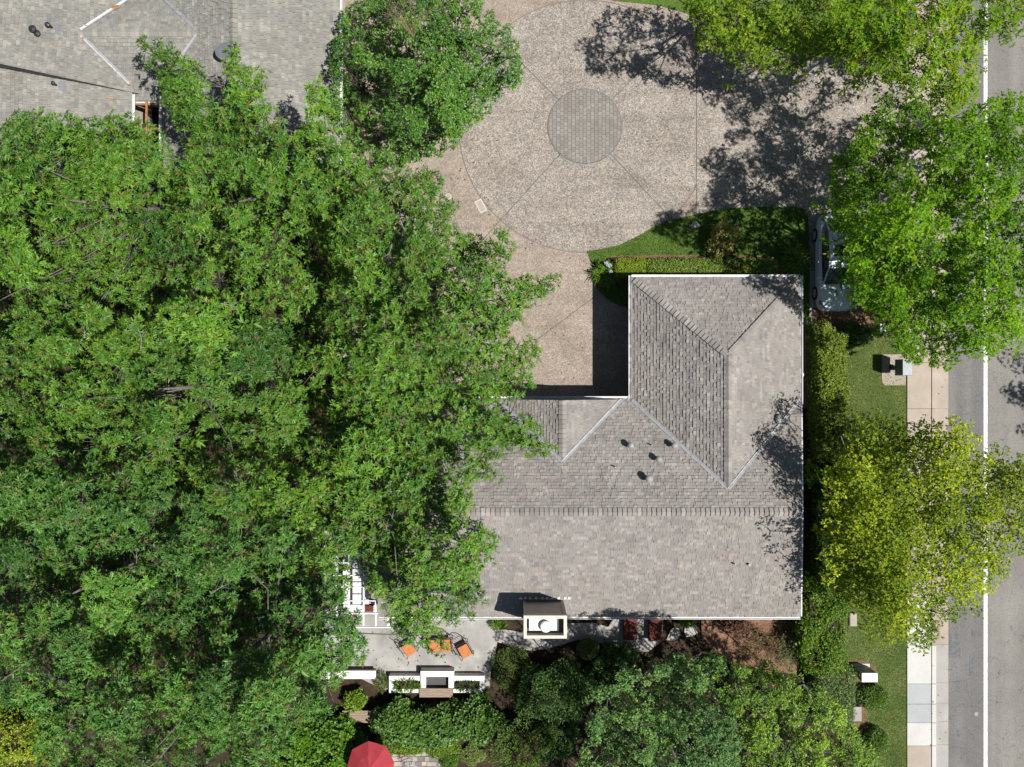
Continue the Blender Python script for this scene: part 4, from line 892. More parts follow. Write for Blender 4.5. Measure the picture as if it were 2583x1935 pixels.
def canopy(poly, trees, spacing, rng, zfun, rad_m, per, leaf, pal, mat, holes=(), k=8, el=(.5, 1.25), shoot=None, pshoot=0, under=.5, upbias=.35, shell=.5, stretch=1.25, flat=.75, twigs=10, lim=.22, fine=.022, edge_px=55, edge_drop=1.6, zj=.22, bark='bark', twigmat='twig', droop=.12, lvar=.16, seed=1, cs=95, cz=.8, bdrop=1.7, bw=40, gap=36, gap_edge=40, gap_rad=.85, shallow=None, gdrop=2.0, ctint=.14, deep=.3):
    q, ed = bough_field(poly, spacing, rng, holes)
    tp = np.array([(t['px'], t['py']) for t in trees])
    # clumps of boughs: every bough belongs to the nearest clump centre; boughs sink and thin out where clumps part
    lo, hi = q.min(0) - cs, q.max(0) + cs; g0, g1 = int((hi[0] - lo[0]) / cs) + 1, int((hi[1] - lo[1]) / cs) + 1
    cc = np.stack(np.meshgrid(np.arange(g0), np.arange(g1)), -1).reshape(-1, 2) * cs + lo + rng.uniform(-.5, .5, (g0 * g1, 2)) * cs
    qw = q + 16 * np.stack([smooth_noise(q, 1 / 22., seed + 5), smooth_noise(q, 1 / 22., seed + 6)], 1)
    dd = np.sqrt(((qw[:, None, :] - cc[None]) ** 2).sum(2)); srt = np.argpartition(dd, 1, axis=1)[:, :2]; da = np.take_along_axis(dd, srt, 1); i1 = da.argmin(1); cid = srt[np.arange(len(q)), i1]; bord = np.abs(da[:, 0] - da[:, 1])
    ingap = (bord < gap * (1 + .8 * smooth_noise(q, 1 / 55., seed + 9))) & (ed > gap_edge)
    cown = ((cc[:, None, :] - tp[None]) ** 2).sum(2).argmin(1); own = cown[cid]
    ch_ = rng.normal(0, cz, len(cc)); ct = 1 + rng.normal(0, ctint, (len(cc), 1)) * np.array([[1.25, 1, .6]])
    z = zfun(q, own) + smooth_noise(q, 1 / 70., seed) * .5 + rng.normal(0, zj, len(q)) + ch_[cid]
    z -= bdrop * np.exp(-(bord / bw) ** 2) * (ed > 20); shal = shallow(q) if shallow else np.zeros(len(q), bool); z[ingap] -= gdrop * rng.uniform(.7, 1.35, ingap.sum()) * np.where(shal[ingap], .38, 1)
    z -= edge_drop * np.clip(1 - ed / edge_px, 0, 1)
    z = np.maximum(z, .5); ppm = S / (1 - z / HCAM); rad = np.minimum(rad_m * rng.uniform(.72, 1.28, len(q)), np.maximum(.15, (ed + 4) / ppm)); rad[ingap] *= np.where(shal[ingap], 1.0, gap_rad)
    for i, t in enumerate(trees):
        s_ = own == i
        if s_.sum() < 3: continue
        c = px_world(q[s_], z[s_]); tq = P(t['px'], t['py'], float(z[s_].mean())); g = P(t['gx'], t['gy']) if 'gx' in t else Vector((tq.x, tq.y, 0))
        root = thing(t.get('name', 'evergreen_tree'), t['label'], 'tree', (g.x, g.y, 0), 0, t.get('group')); off = np.array([[g.x, g.y, 0]])
        out = norm(np.stack([c[:, 0] - g.x, c[:, 1] - g.y, np.full(len(c), .8)], 1) + rng.normal(0, .25, (len(c), 3)))
        sc_, ax, idx = sprigs(c, rad[s_], rng, per, upbias, shell, out, stretch, flat); tn = ct[cid[s_]][idx]
        parts = [leaf_arrays(sc_, ax, k, leaf[0], leaf[1], el, rng, t.get('pal', pal), shoot, pshoot, droop, lvar, tint=tn)]
        for frac, dz, gr, big in ((under, 1.8, 1.3, 1.25), (deep, 3.9, 1.7, 2.1)):      # inner storeys seen through the gaps
            u_ = (rng.random(len(c)) < frac) & (ed[s_] > (45 if dz < 3 else 85)); cu = c[u_] - np.array([[0, 0, dz]]) * rng.uniform(.75, 1.3, (u_.sum(), 1)); cu[:, 2] = np.maximum(cu[:, 2], .6)
            if len(cu) > 1:
                so, axo, ix = sprigs(cu, np.maximum(.3, rad[s_][u_]) * gr, rng, per * .5 / big ** .7, .2, .3, None, 1, .6); parts.append(leaf_arrays(so, axo, max(3, k - 3), leaf[0] * big, leaf[1] * big, el, rng, t.get('pal', pal), None, 0, droop, lvar))
        nv = 0; V_, T_, C_ = [], [], []
        for v, tr, cl in parts: V_.append(v - off); T_.append(tr + nv); C_.append(cl); nv += len(v)
        np_mesh('crown', np.concatenate(V_), np.concatenate(T_), np.concatenate(C_).clip(0, .6), M[mat], root)
        ids, hid = np.unique(cid[s_], return_inverse=True); hub = np.stack([c[hid == j].mean(0) for j in range(len(ids))]) - np.array([[0, 0, .7]])
        zt = float(c[:, 2].max()); limbs((0, 0, 0), (tq.x - g.x, tq.y - g.y, max(1.5, zt - 4.0)), hub - off, c - off, hid, rng, M[bark], root, lim, .006, fine)
        if twigs:
            bs = np.argsort(bord[s_])[:max(twigs * 3, 3)]; bs = bs[rng.permutation(len(bs))[:twigs]]; bare_twigs(c[bs] - off + np.array([[0, 0, .45]]), rng, root, M[twigmat])

def dome(trees):
    tp = np.array([(t['px'], t['py']) for t in trees]); zt = np.array([t['z'] for t in trees]); rr = np.array([t['r'] for t in trees]); dr = np.array([t.get('drop', 3.0) for t in trees])
    def f(q, own): d = np.linalg.norm(q - tp[own], axis=1) / rr[own]; return zt[own] - dr[own] * np.clip(d, 0, 1.6) ** 2
    return f

rngA = np.random.default_rng(101)
# --- the evergreen grove covering the west half
GROVE = DX([(-90, 330), (-10, 300), (20, 258), (60, 232), (100, 238), (140, 246), (175, 262), (205, 262), (240, 243), (285, 250), (325, 262), (350, 286), (362, 320), (378, 345), (410, 330), (398, 290), (372, 262), (362, 232), (348, 200), (330, 165), (312, 130), (296, 85), (292, 62), (318, 60), (338, 92), (362, 100), (392, 98), (418, 128), (438, 150), (444, 190), (455, 218), (470, 232), (490, 205), (482, 160), (492, 112), (506, 88), (520, 112), (536, 150), (572, 148), (578, 172), (560, 200), (590, 230), (612, 270), (640, 290), (662, 262), (655, 222), (668, 175), (690, 170), (712, 208), (722, 262), (742, 300), (770, 330), (820, 362), (880, 372), (925, 362), (952, 385), (955, 418), (985, 436), (975, 470), (995, 505), (1040, 515), (1078, 500), (1112, 505), (1124, 528), (1098, 555), (1078, 590), (1110, 604), (1150, 594), (1196, 592), (1222, 602), (1190, 628), (1160, 655), (1130, 668), (1128, 694), (1092, 720), (1118, 738), (1150, 728), (1168, 752), (1158, 786), (1128, 800), (1150, 826), (1163, 846), (1120, 858), (1085, 872), (1080, 884), (1108, 888), (1150, 905), (1172, 938), (1200, 968), (1176, 990), (1120, 980), (1080, 975), (1076, 1004), (1108, 1034), (1068, 1038), (1030, 1030), (1018, 1066), (1024, 1092), (1002, 1108), (1022, 1132), (1086, 1160), (1062, 1184), (1070, 1208), (1040, 1222), (1032, 1260), (1052, 1300), (1012, 1310), (1030, 1345), (996, 1338), (978, 1350), (958, 1336), (950, 1360), (962, 1392), (950, 1420), (922, 1405), (896, 1385), (876, 1392), (856, 1380), (842, 1345), (830, 1300), (800, 1276), (784, 1244), (766, 1216), (748, 1190), (728, 1192), (736, 1222), (774, 1246), (770, 1262), (738, 1278), (746, 1316), (784, 1330), (764, 1356), (790, 1392), (786, 1432), (752, 1446), (740, 1470), (700, 1500), (726, 1530), (700, 1560), (668, 1556), (628, 1590), (600, 1640), (570, 1720), (120, 1720), (84, 1650), (70, 1580), (90, 1550), (40, 1530), (-90, 1500)])
gt = [dict(px=210, py=520, z=9.6, r=620, drop=2.6, label='big glossy evergreen tree overhanging the far corner of the grey neighbouring roof', group='evergreen grove'),
      dict(px=620, py=520, z=10.2, r=560, drop=3.2, label='glossy evergreen tree with two long bough tips lying over the metal roof valleys', group='evergreen grove'),
      dict(px=1010, py=760, z=9.8, r=520, drop=3.0, label='glossy evergreen tree reaching over the driveway court opposite the garage wing', group='evergreen grove'),
      dict(px=480, py=980, z=11.2, r=640, drop=2.6, label='tall evergreen tree in the middle of the dense grove', group='evergreen grove'),
      dict(px=980, py=1250, z=9.4, r=520, drop=3.0, label='glossy evergreen tree reaching over the ridge end of the main house roof', group='evergreen grove'),
      dict(px=220, py=1480, z=10.6, r=620, drop=2.6, label='glossy evergreen tree towering above the yellow shrub', group='evergreen grove'),
      dict(px=640, py=1640, z=10.0, r=560, drop=3.0, label='evergreen tree next to the seat wall and the white pergola', group='evergreen grove')]
for t in gt:
    f = .76; t['gx'], t['gy'] = CX + (t['px'] - CX) * f, CY + (t['py'] - CY) * f
gt[1]['gx'], gt[1]['gy'] = 905, 430
gt[0]['gx'], gt[0]['gy'] = 560, 560
gt[4]['gx'], gt[4]['gy'] = 930, 1150
BLU = [(.054, .124, .026), (.066, .146, .030), (.046, .110, .028), (.074, .150, .026), (.080, .156, .036)]
for i_ in (5, 6): gt[i_]['pal'] = BLU
PALG = [(.066, .138, .016), (.078, .158, .018), (.055, .122, .018), (.092, .166, .020), (.062, .142, .026), (.104, .168, .020)]
canopy(GROVE, gt, 29, rngA, dome(gt), .30, 11.3, (.185, .052), PALG, 'leaf_gloss', k=9, el=(.8, 1.38), shoot=(.15, .085, .03), pshoot=.10, twigs=12, edge_px=42, edge_drop=1.3, seed=3, cs=128, cz=1.15, bdrop=1.0, bw=70, gap=56, gdrop=3.8, gap_edge=44, gap_rad=.8, shallow=lambda q: (q[:, 0] > 840) | (q[:, 1] < 470), under=.06, deep=.12, shell=.66, lvar=.09, zj=.15)

# --- dark round-clumped tree between the roofs
rngB = np.random.default_rng(202)
PB = DX([(742, 30), (760, 4), (790, 10), (850, -70), (1010, -80), (1042, 4), (1062, 30), (1078, 62), (1112, 58), (1118, 100), (1130, 150), (1120, 188), (1078, 205), (1050, 245), (1000, 288), (975, 330), (920, 352), (860, 368), (800, 340), (762, 310), (720, 262), (705, 190), (716, 120), (728, 70)])
tb = [dict(px=1075, py=170, z=7.6, r=270, drop=2.8, name='round_clumped_tree', label='dark green tree of dense round clumps beside the gravel-toned driveway', gx=1130, gy=330)]
canopy(PB, tb, 25, rngB, dome(tb), .26, 20, (.105, .062), [(.06, .14, .018), (.074, .155, .018), (.052, .125, .024), (.105, .175, .02), (.06, .135, .03)], 'leaf', k=6, shell=.7, flat=.9, stretch=1.0, twigs=4, edge_px=60, edge_drop=1.5, upbias=.5, seed=8, cs=98, cz=.55, bdrop=.7, bw=50, gap=44, gdrop=3.0, gap_edge=26, under=.1, deep=.2, el=(.7, 1.35), zj=.12)
dead = thing('dead_branch', 'bare brown dead branches poking from the round-clumped tree', 'branch', P(1035, 60, 7.8)); m = MB(); rr_ = np.random.default_rng(5)
for k in range(14):
    a = rr_.uniform(.2, 3.3); l = rr_.uniform(.5, 1.2); e = Vector((math.cos(a) * l, math.sin(a) * l, rr_.uniform(.1, .5))); md_ = e * .5 + Vector((rr_.normal(0, .1), rr_.normal(0, .1), .1)); m.tube([(.1, -.4, -.3), md_, e], [.014, .009, .003], 4, False)
    for j in range(5): s_ = md_.lerp(e, rr_.uniform(0, .9)); aa = a + rr_.normal(0, .9); m.tube([s_, s_ + Vector((math.cos(aa), math.sin(aa), .2)) * rr_.uniform(.2, .5)], [.006, .003], 4, False)
m.build('branches', paint('dead_bark', (0.22, 0.15, 0.09), .9, .3, 8), dead)

# --- street trees
rngC = np.random.default_rng(303)
STREET = 'street trees along the road'
PC1 = DX([(1470, -60), (1476, 10), (1490, 38), (1500, 72), (1490, 100), (1520, 112), (1560, 118), (1580, 140), (1616, 150), (1640, 168), (1668, 152), (1702, 170), (1718, 186), (1742, 172), (1748, 130), (1782, 118), (1790, 80), (1800, -60)])
tc1 = [dict(px=1880, py=10, z=6.9, r=330, drop=2.6, name='street_tree', label='yellowish green tree casting its shadow on the driveway by the paver circle', group=STREET, gx=1790, gy=60)]
canopy(PC1, tc1, 29, rngC, dome(tc1), .31, 15, (.125, .062), [(0.125, 0.186, 0.016), (0.156, 0.210, 0.018), (0.106, 0.168, 0.016), (0.188, 0.210, 0.024)], 'leaf_soft', k=6, twigs=8, edge_px=60, edge_drop=1.6, seed=12, cs=112, gap=40, gdrop=2.4, under=.25, deep=.3, el=(.7, 1.4), bdrop=.8)
PC2 = DX([(1760, -60), (1768, 60), (1790, 110), (1815, 150), (1850, 168), (1880, 160), (1905, 190), (1930, 180), (1950, 205), (1990, 190), (2020, 222), (2045, 245), (2080, 240), (2105, 215), (2128, 160), (2130, 100), (2140, 76), (2180, 100), (2200, 96), (2212, 60), (2260, 0), (2260, -60)])
tc2 = [dict(px=2290, py=20, z=8.8, r=380, drop=2.8, name='street_tree', label='tree turning yellow and orange at the top corner beside the lane line', group=STREET, gx=2225, gy=90)]
canopy(PC2, tc2, 29, rngC, dome(tc2), .31, 16, (.135, .058), [(0.106, 0.198, 0.012), (0.138, 0.222, 0.013), (0.163, 0.228, 0.014), (0.200, 0.234, 0.016)], 'leaf_soft', k=6, twigs=4, edge_px=60, edge_drop=1.5, shoot=(.30, .13, .03), pshoot=.025, seed=13, cs=112, gap=26, under=.3, deep=.3, el=(.7, 1.4), bdrop=.8, gdrop=1.6)
PD = DX([(1884, 240), (1902, 205), (1930, 188), (1958, 196), (1990, 215), (2020, 205), (2040, 240), (2062, 250), (2090, 225), (2130, 218), (2160, 200), (2212, 205), (2270, 250), (2280, 560), (2250, 700), (2212, 742), (2190, 770), (2165, 750), (2130, 775), (2095, 768), (2050, 790), (2022, 802), (2000, 780), (1968, 785), (1945, 760), (1925, 735), (1935, 712), (1908, 690), (1880, 668), (1850, 672), (1838, 640), (1830, 610), (1842, 588), (1810, 560), (1838, 548), (1822, 520), (1800, 495), (1792, 470), (1772, 458), (1760, 445), (1790, 428), (1800, 400), (1788, 372), (1806, 338), (1840, 300), (1826, 270), (1852, 262)])
td = [dict(px=2345, py=560, z=9.2, r=430, drop=3.0, name='street_tree', label='large bright green tree overhanging the parked car', group=STREET, gx=2215, gy=700)]
HD = [DX([(1965, 320), (2005, 325), (2010, 390), (1985, 400), (1970, 370)]), DX([(2045, 460), (2085, 470), (2080, 500), (2050, 495)])]
canopy(PD, td, 29, rngC, dome(td), .33, 18, (.135, .058), [(0.107, 0.198, 0.010), (0.132, 0.228, 0.010), (0.088, 0.174, 0.012), (0.165, 0.240, 0.014), (0.100, 0.192, 0.014)], 'leaf_soft', holes=HD, k=7, twigs=6, edge_px=60, edge_drop=1.6, seed=15, cs=112, gap=32, under=.7, deep=.7, el=(.7, 1.4), bdrop=.8, gdrop=1.8)
PE = DX([(1838, 905), (1862, 882), (1890, 880), (1908, 908), (1940, 902), (1968, 912), (2000, 905), (2030, 912), (2052, 898), (2085, 908), (2110, 920), (2120, 955), (2110, 985), (2140, 960), (2168, 958), (2200, 985), (2280, 1000), (2280, 1180), (2225, 1190), (2200, 1200), (2175, 1225), (2160, 1262), (2132, 1290), (2105, 1300), (2138, 1330), (2118, 1348), (2080, 1328), (2048, 1345), (2025, 1385), (2010, 1400), (1990, 1420), (1968, 1400), (1945, 1385), (1920, 1400), (1888, 1392), (1868, 1365), (1850, 1320), (1830, 1300), (1815, 1278), (1782, 1258), (1776, 1200), (1790, 1165), (1772, 1120), (1785, 1072), (1776, 1030), (1795, 1000), (1820, 985), (1830, 945)])
te = [dict(px=2330, py=1345, z=8.4, r=400, drop=2.6, name='street_tree', label='sparse olive-yellow tree with large leaves shading the house gable', group=STREET, gx=2190, gy=1270)]
canopy(PE, te, 35, rngC, dome(te), .52, 34, (.125, .088), [(0.198, 0.231, 0.018), (0.243, 0.263, 0.020), (0.154, 0.200, 0.020), (0.282, 0.275, 0.025), (0.134, 0.175, 0.022)], 'leaf_soft', k=3, el=(.4, 1.4), twigs=10, edge_px=60, edge_drop=1.2, shell=.25, zj=.4, droop=.3, fine=.022, twigmat='bark', seed=17, cs=110, gap=18, gdrop=1.2, bdrop=.6, under=.4, deep=.2)
# tree just across the lane, its shadow falls on the asphalt
PF = [(x + 340, y + 110) for x, y in DX([(2262, 790), (2300, 740), (2380, 720), (2450, 760), (2470, 860), (2440, 960), (2380, 1010), (2300, 1000), (2262, 930)])]
tf = [dict(px=3130, py=1130, z=8.2, r=200, drop=2.0, name='street_tree', label='tree beyond the lane line whose dappled shadow falls on the asphalt', group=STREET)]
canopy(PF, tf, 40, rngC, dome(tf), .5, 24, (.14, .07), [(.08, .16, .02), (.1, .17, .02)], 'leaf_soft', k=6, twigs=0, seed=19)

# --- billowing tree south of the house
rngD = np.random.default_rng(404)
PG = DX([(1290, 1480), (1330, 1468), (1352, 1440), (1400, 1452), (1430, 1432), (1470, 1406), (1510, 1418), (1550, 1415), (1580, 1432), (1630, 1440), (1655, 1424), (1688, 1450), (1716, 1448), (1730, 1470), (1770, 1478), (1800, 1512), (1832, 1540), (1850, 1580), (1872, 1600), (1895, 1640), (1940, 1720), (1960, 1860), (1230, 1860), (1232, 1720), (1238, 1660), (1262, 1610), (1275, 1560), (1262, 1530)])
tg = [dict(px=1700, py=1900, z=9.6, r=420, drop=3.4, name='billowing_tree', label='blue-green half of the billowing clumped trees below the house', group='billowing trees below the house', pal=[(.085, .165, .055), (.105, .19, .06), (.07, .145, .052), (.135, .205, .05)], gx=1600, gy=1700),
      dict(px=1990, py=1880, z=9.0, r=400, drop=3.4, name='billowing_tree', label='yellow-green half of the billowing clumped trees beside the street verge', group='billowing trees below the house', pal=[(.14, .21, .022), (.175, .235, .025), (.11, .185, .022), (.085, .16, .022)], gx=1850, gy=1690)]
canopy(PG, tg, 25, rngD, dome(tg), .25, 21, (.095, .045), PALG, 'leaf', k=6, shell=.7, flat=1.0, stretch=1.0, twigs=4, edge_px=80, edge_drop=1.8, upbias=.6, seed=21, cs=92, cz=.8, bdrop=.8, bw=48, gap=46, gdrop=3.2, gap_edge=26, under=.15, deep=.3, el=(.6, 1.3), zj=.12)

# --- shrubs and hedges
def shrub(name, label, cat, px, py, rx, ry, h, pal, leaf=(.08, .045), n=900, mat='leaf', k=5, el=(.4, 1.2), group=None, core=True, z0=.03, lump=.22, seed=0, shoot=None):
    rng = np.random.default_rng(seed + int(px * 7 + py)); c = P(px, py, h * .55); a, b = rx / S, ry / S
    t = thing(name, label, cat, (c.x, c.y, z0), 0, group)
    d = rng.normal(0, 1, (n, 3)); d[:, 2] = np.abs(d[:, 2]) * 1.1 - .25; d = norm(d)
    lum = 1 + lump * (np.sin(d[:, 0] * 5.1 + seed) * np.cos(d[:, 1] * 4.3 + 2 * seed) + .6 * np.sin(d[:, 2] * 7 + d[:, 0] * 6))
    r = (lum * rng.uniform(.78, 1.03, n))[:, None]; cen = d * r * np.array([[a, b, h * .5]]) + np.array([[0, 0, h * .5]]); cen[:, 2] = np.maximum(cen[:, 2], .03)
    v, tr, cl = leaf_arrays(cen, norm(d + np.array([[0, 0, .5]])), k, leaf[0], leaf[1], el, rng, pal, shoot, .3 if shoot else 0)
    np_mesh('foliage', v, tr, cl.clip(0, .6), M[mat], t)
    m = MB()
    for i in range(7): e = Vector(cen[i]); m.tube([(0, 0, 0), e * .5 + Vector((0, 0, .05)), e], [.03, .018, .006], 5, False)
    m.build('stems', M['bark'], t)
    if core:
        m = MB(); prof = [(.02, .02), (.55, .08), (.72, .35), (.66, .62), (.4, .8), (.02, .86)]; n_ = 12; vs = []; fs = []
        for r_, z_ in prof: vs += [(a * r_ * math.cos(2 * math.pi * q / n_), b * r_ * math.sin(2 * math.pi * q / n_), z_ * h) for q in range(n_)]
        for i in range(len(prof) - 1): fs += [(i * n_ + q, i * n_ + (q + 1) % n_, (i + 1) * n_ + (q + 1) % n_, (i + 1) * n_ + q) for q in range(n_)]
        m.add(vs, fs); m.build('dark_core', M['soil'], t)  # solid dark filler, its colour stands in for shade inside the shrub
    return t
def hedge(name, label, px0, py0, px1, py1, h, pal, n, leaf=(.07, .04), seed=0, rough=.05, mat='leaf', lump=.0, group=None):
    rng = np.random.default_rng(seed); a, b = P(px0, py0, h), P(px1, py1, h); c = (a + b) / 2; hx, hy = abs(b.x - a.x) / 2, abs(b.y - a.y) / 2
    t = thing(name, label, 'hedge', (c.x, c.y, .04), 0, group)
    A = [4 * hx * hy * 1.6, 2 * hx * h, 2 * hx * h, 2 * hy * h, 2 * hy * h]; f = rng.choice(5, n, p=np.array(A) / sum(A)); u, v_ = rng.uniform(-1, 1, n), rng.uniform(0, 1, n)
    nr = np.array([[0, 0, 1], [0, 1, 0], [0, -1, 0], [1, 0, 0], [-1, 0, 0]])[f].astype(float)
    cen = np.zeros((n, 3)); top = f == 0
    cen[top] = np.stack([u[top] * hx, (v_[top] * 2 - 1) * hy, np.full(top.sum(), h)], 1)
    for k_, ax in ((1, 1), (2, 1), (3, 0), (4, 0)):
        s_ = f == k_; sg = 1 if k_ in (1, 3) else -1
        cen[s_] = np.stack([u[s_] * hx, np.full(s_.sum(), sg * hy), v_[s_] * h], 1) if ax == 1 else np.stack([np.full(s_.sum(), sg * hx), u[s_] * hy, v_[s_] * h], 1)
    cr_ = .08; ex = np.clip(np.abs(cen[:, 0]) - hx + .12, 0, .12) / .12; ey = np.clip(np.abs(cen[:, 1]) - hy + .12, 0, .12) / .12
    cen[:, 2] -= np.where(top, (np.maximum(ex, ey) ** 2) * cr_, 0)
    if lump: cen[:, 2] += np.where(top, lump * smooth_noise(cen[:, :2], 2.6, seed), 0); cen[:, 0] += lump * .7 * smooth_noise(cen[:, 1:], 2.2, seed + 1)
    cen += rng.normal(0, rough, (n, 3)) * np.array([[1, 1, .8]]); cen[:, 2] = np.maximum(cen[:, 2], .02)
    v, tr, cl = leaf_arrays(cen, norm(nr + np.array([[0, 0, .45]]) + rng.normal(0, .3, (n, 3))), 5, leaf[0], leaf[1], (.4, 1.25), rng, pal)
    np_mesh('foliage', v, tr, cl.clip(0, .6), M[mat], t); MB().box((-hx + .09, -hy + .09, 0), (hx - .09, hy - .09, h - .1), taper=.05).build('dark_core', M['soil'], t)  # dark box inside the leaf shell, hedge's inner shade as colour
    return t
GY = [(.145, .185, .022), (.175, .205, .026), (.115, .16, .02), (.205, .22, .05)]
hedge('clipped_hedge', 'long clipped box hedge below the front lawn', 1637, 657, 1955, 694, .78, [(.13, .18, .03), (.16, .205, .035), (.105, .15, .026), (.18, .21, .055)], 6500, seed=31)
hedge('clipped_hedge', 'short bright clipped hedge block beside the strap-leaved lily clump', 1556, 657, 1627, 694, .78, [(.16, .20, .018), (.19, .22, .02), (.135, .175, .016)], 2300, seed=32)
hedge('boundary_hedge', 'leafy yellow-green hedge running along the verge by the mailbox', 2072, 852, 2132, 1160, 1.35, GY, 9500, (.085, .045), 33, .09, lump=.12)
hedge('boundary_hedge', 'lush green hedge beside the house corner below the olive-leaved tree', 2036, 1470, 2128, 1690, 1.5, [(.08, .15, .014), (.11, .175, .016), (.055, .115, .014), (.15, .19, .022), (.13, .18, .02)], 9000, (.085, .048), 34, .13, lump=.26)
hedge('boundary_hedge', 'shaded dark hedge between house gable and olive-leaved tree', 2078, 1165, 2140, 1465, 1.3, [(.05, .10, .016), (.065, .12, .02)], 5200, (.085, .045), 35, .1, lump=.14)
hedge('boundary_hedge', 'silvery green hedge beside the tall white-topped utility cabinet', 2066, 1695, 2150, 1830, 1.2, [(.12, .165, .07), (.1, .15, .05), (.075, .13, .03), (.19, .22, .13)], 5200, (.07, .032), 36, .1, lump=.14)
shrub('round_shrub', 'yellow-tipped bush at the top end of the verge hedge', 'shrub', 2066, 838, 28, 26, 1.2, GY, n=900, seed=3)
shrub('round_shrub', 'small bright bush peeping out from under the house gable', 'shrub', 2040, 1192, 18, 30, 1.6, [(.1, .17, .02), (.13, .19, .02)], n=420, seed=4)
shrub('round_shrub', 'round green bush between the two utility boxes', 'shrub', 2203, 1760, 36, 29, .85, [(.075, .13, .014), (.1, .15, .018), (.06, .11, .014)], leaf=(.06, .035), n=1700, seed=5, lump=.08)
shrub('round_shrub', 'round green bush at the verge end near the billowing trees', 'shrub', 2212, 1868, 30, 30, .85, [(.075, .13, .018), (.1, .15, .025)], leaf=(.06, .035), n=1300, seed=6, lump=.1)
shrub('golden_shrub', 'golden brown shrub standing in the shaded front lawn', 'shrub', 1822, 605, 26, 42, 1.7, [(.26, .20, .075), (.21, .175, .06), (.30, .235, .10), (.16, .15, .05)], leaf=(.075, .04), n=1000, seed=7, lump=.4, core=False)
shrub('dark_shrub', 'clipped round shrub beside the shaded garden path', 'shrub', 1484, 1636, 27, 25, .9, [(.075, .11, .035), (.09, .125, .04)], leaf=(.05, .028), n=1700, seed=8, lump=.03)
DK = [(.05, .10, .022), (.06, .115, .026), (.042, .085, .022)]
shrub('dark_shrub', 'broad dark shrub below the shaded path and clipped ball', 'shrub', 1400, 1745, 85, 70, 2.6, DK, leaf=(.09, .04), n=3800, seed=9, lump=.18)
shrub('dark_shrub', 'low dark ground shrub at the patio edge under the chimney', 'shrub', 1295, 1690, 52, 56, .8, [(.06, .09, .02), (.075, .105, .022)], leaf=(.07, .03), n=2200, seed=10, lump=.1)
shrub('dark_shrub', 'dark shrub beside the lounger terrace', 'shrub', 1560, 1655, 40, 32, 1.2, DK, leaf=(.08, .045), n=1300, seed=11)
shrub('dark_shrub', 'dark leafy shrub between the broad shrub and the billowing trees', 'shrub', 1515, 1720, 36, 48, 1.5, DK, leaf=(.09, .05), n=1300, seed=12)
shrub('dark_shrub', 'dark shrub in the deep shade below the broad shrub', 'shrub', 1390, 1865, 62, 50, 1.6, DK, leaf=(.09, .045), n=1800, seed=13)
MG = [(.075, .14, .03), (.09, .155, .034), (.06, .12, .028), (.10, .165, .045)]
for i, (px, py, rx, ry, h, lb) in enumerate(((1005, 1818, 58, 46, 1.5, 'large-leaved green shrub below the planter, next to the wooden bench'), (1105, 1826, 58, 44, 1.5, 'large-leaved green shrub directly below the fire feature bench'), (1195, 1815, 60, 54, 1.6, 'large-leaved shrub in half shade below the planter end'), (1060, 1850, 75, 26, 1.2, 'low green shrub above the bright ground cover'))):
    shrub('leafy_shrub', lb, 'shrub', px, py, rx, ry, h, MG, leaf=(.15, .09), n=1300, seed=20 + i, group='large-leaved shrubs below the planter')
YG = [(.125, .185, .014), (.15, .205, .018), (.10, .16, .014)]
shrub('ground_cover', 'bright yellow-green ground cover behind the red umbrella', 'shrub', 1010, 1880, 62, 22, .5, YG, leaf=(.07, .035), n=2300, seed=30)
shrub('ground_cover', 'bright yellow-green ground cover above the flagstones', 'shrub', 1110, 1875, 48, 34, .5, YG, leaf=(.07, .035), n=2200, seed=31)
shrub('ground_cover', 'green tuft of ground cover at the flagstone edge', 'shrub', 1135, 1920, 18, 24, .45, [(.08, .15, .015)], leaf=(.06, .03), n=800, seed=32)
shrub('ground_cover', 'pale dry ground cover on the brown soil beside the flagstones', 'shrub', 1190, 1905, 32, 24, .35, [(.17, .2, .07), (.22, .22, .1), (.12, .16, .04)], leaf=(.06, .03), n=900, seed=33, core=False)
shrub('leafy_shrub', 'small lime green shrub beside the wooden bench', 'shrub', 895, 1765, 26, 22, .8, YG, leaf=(.1, .06), n=600, seed=34)
BL = [(.07, .15, .014), (.085, .17, .018), (.06, .125, .014), (.10, .17, .02)]
for i, (px, py, rx, ry, lb) in enumerate(((745, 1880, 62, 60, 'broad-leaved shrub at the picture edge below the evergreen boughs'), (850, 1862, 60, 48, 'broad-leaved shrub hugging the far side of the red umbrella'), (835, 1925, 50, 36, 'broad-leaved shrub beside the red umbrella rim'))):
    shrub('broadleaf_shrub', lb, 'shrub', px, py, rx, ry, 1.3, BL, leaf=(.17, .11), n=750, mat='leaf_gloss', seed=40 + i, group='broad-leaved shrubs by the umbrella')
shrub('yellow_shrub', 'bright yellow-green shrub in the bottom corner under the grove', 'shrub', 55, 1850, 100, 80, 3.0, [(.20, .23, .012), (.17, .22, .014), (.24, .25, .02)], leaf=(.11, .06), n=2600, seed=50, lump=.3)
shrub('conifer_shrub', 'light-tipped conifer shrub beside the deep shade below the house', 'shrub', 1315, 1880, 60, 62, 2.6, [(.11, .165, .03), (.14, .19, .04), (.075, .13, .03)], leaf=(.1, .03), n=2200, seed=51, lump=.5, el=(.2, .9))
RB = [(.16, .085, .06), (.20, .11, .075), (.12, .06, .045), (.13, .13, .05)]
shrub('russet_shrub', 'russet twiggy shrub below the house corner gutter', 'shrub', 1920, 1630, 45, 38, .9, RB, leaf=(.06, .025), n=1100, seed=52, core=False, lump=.3)
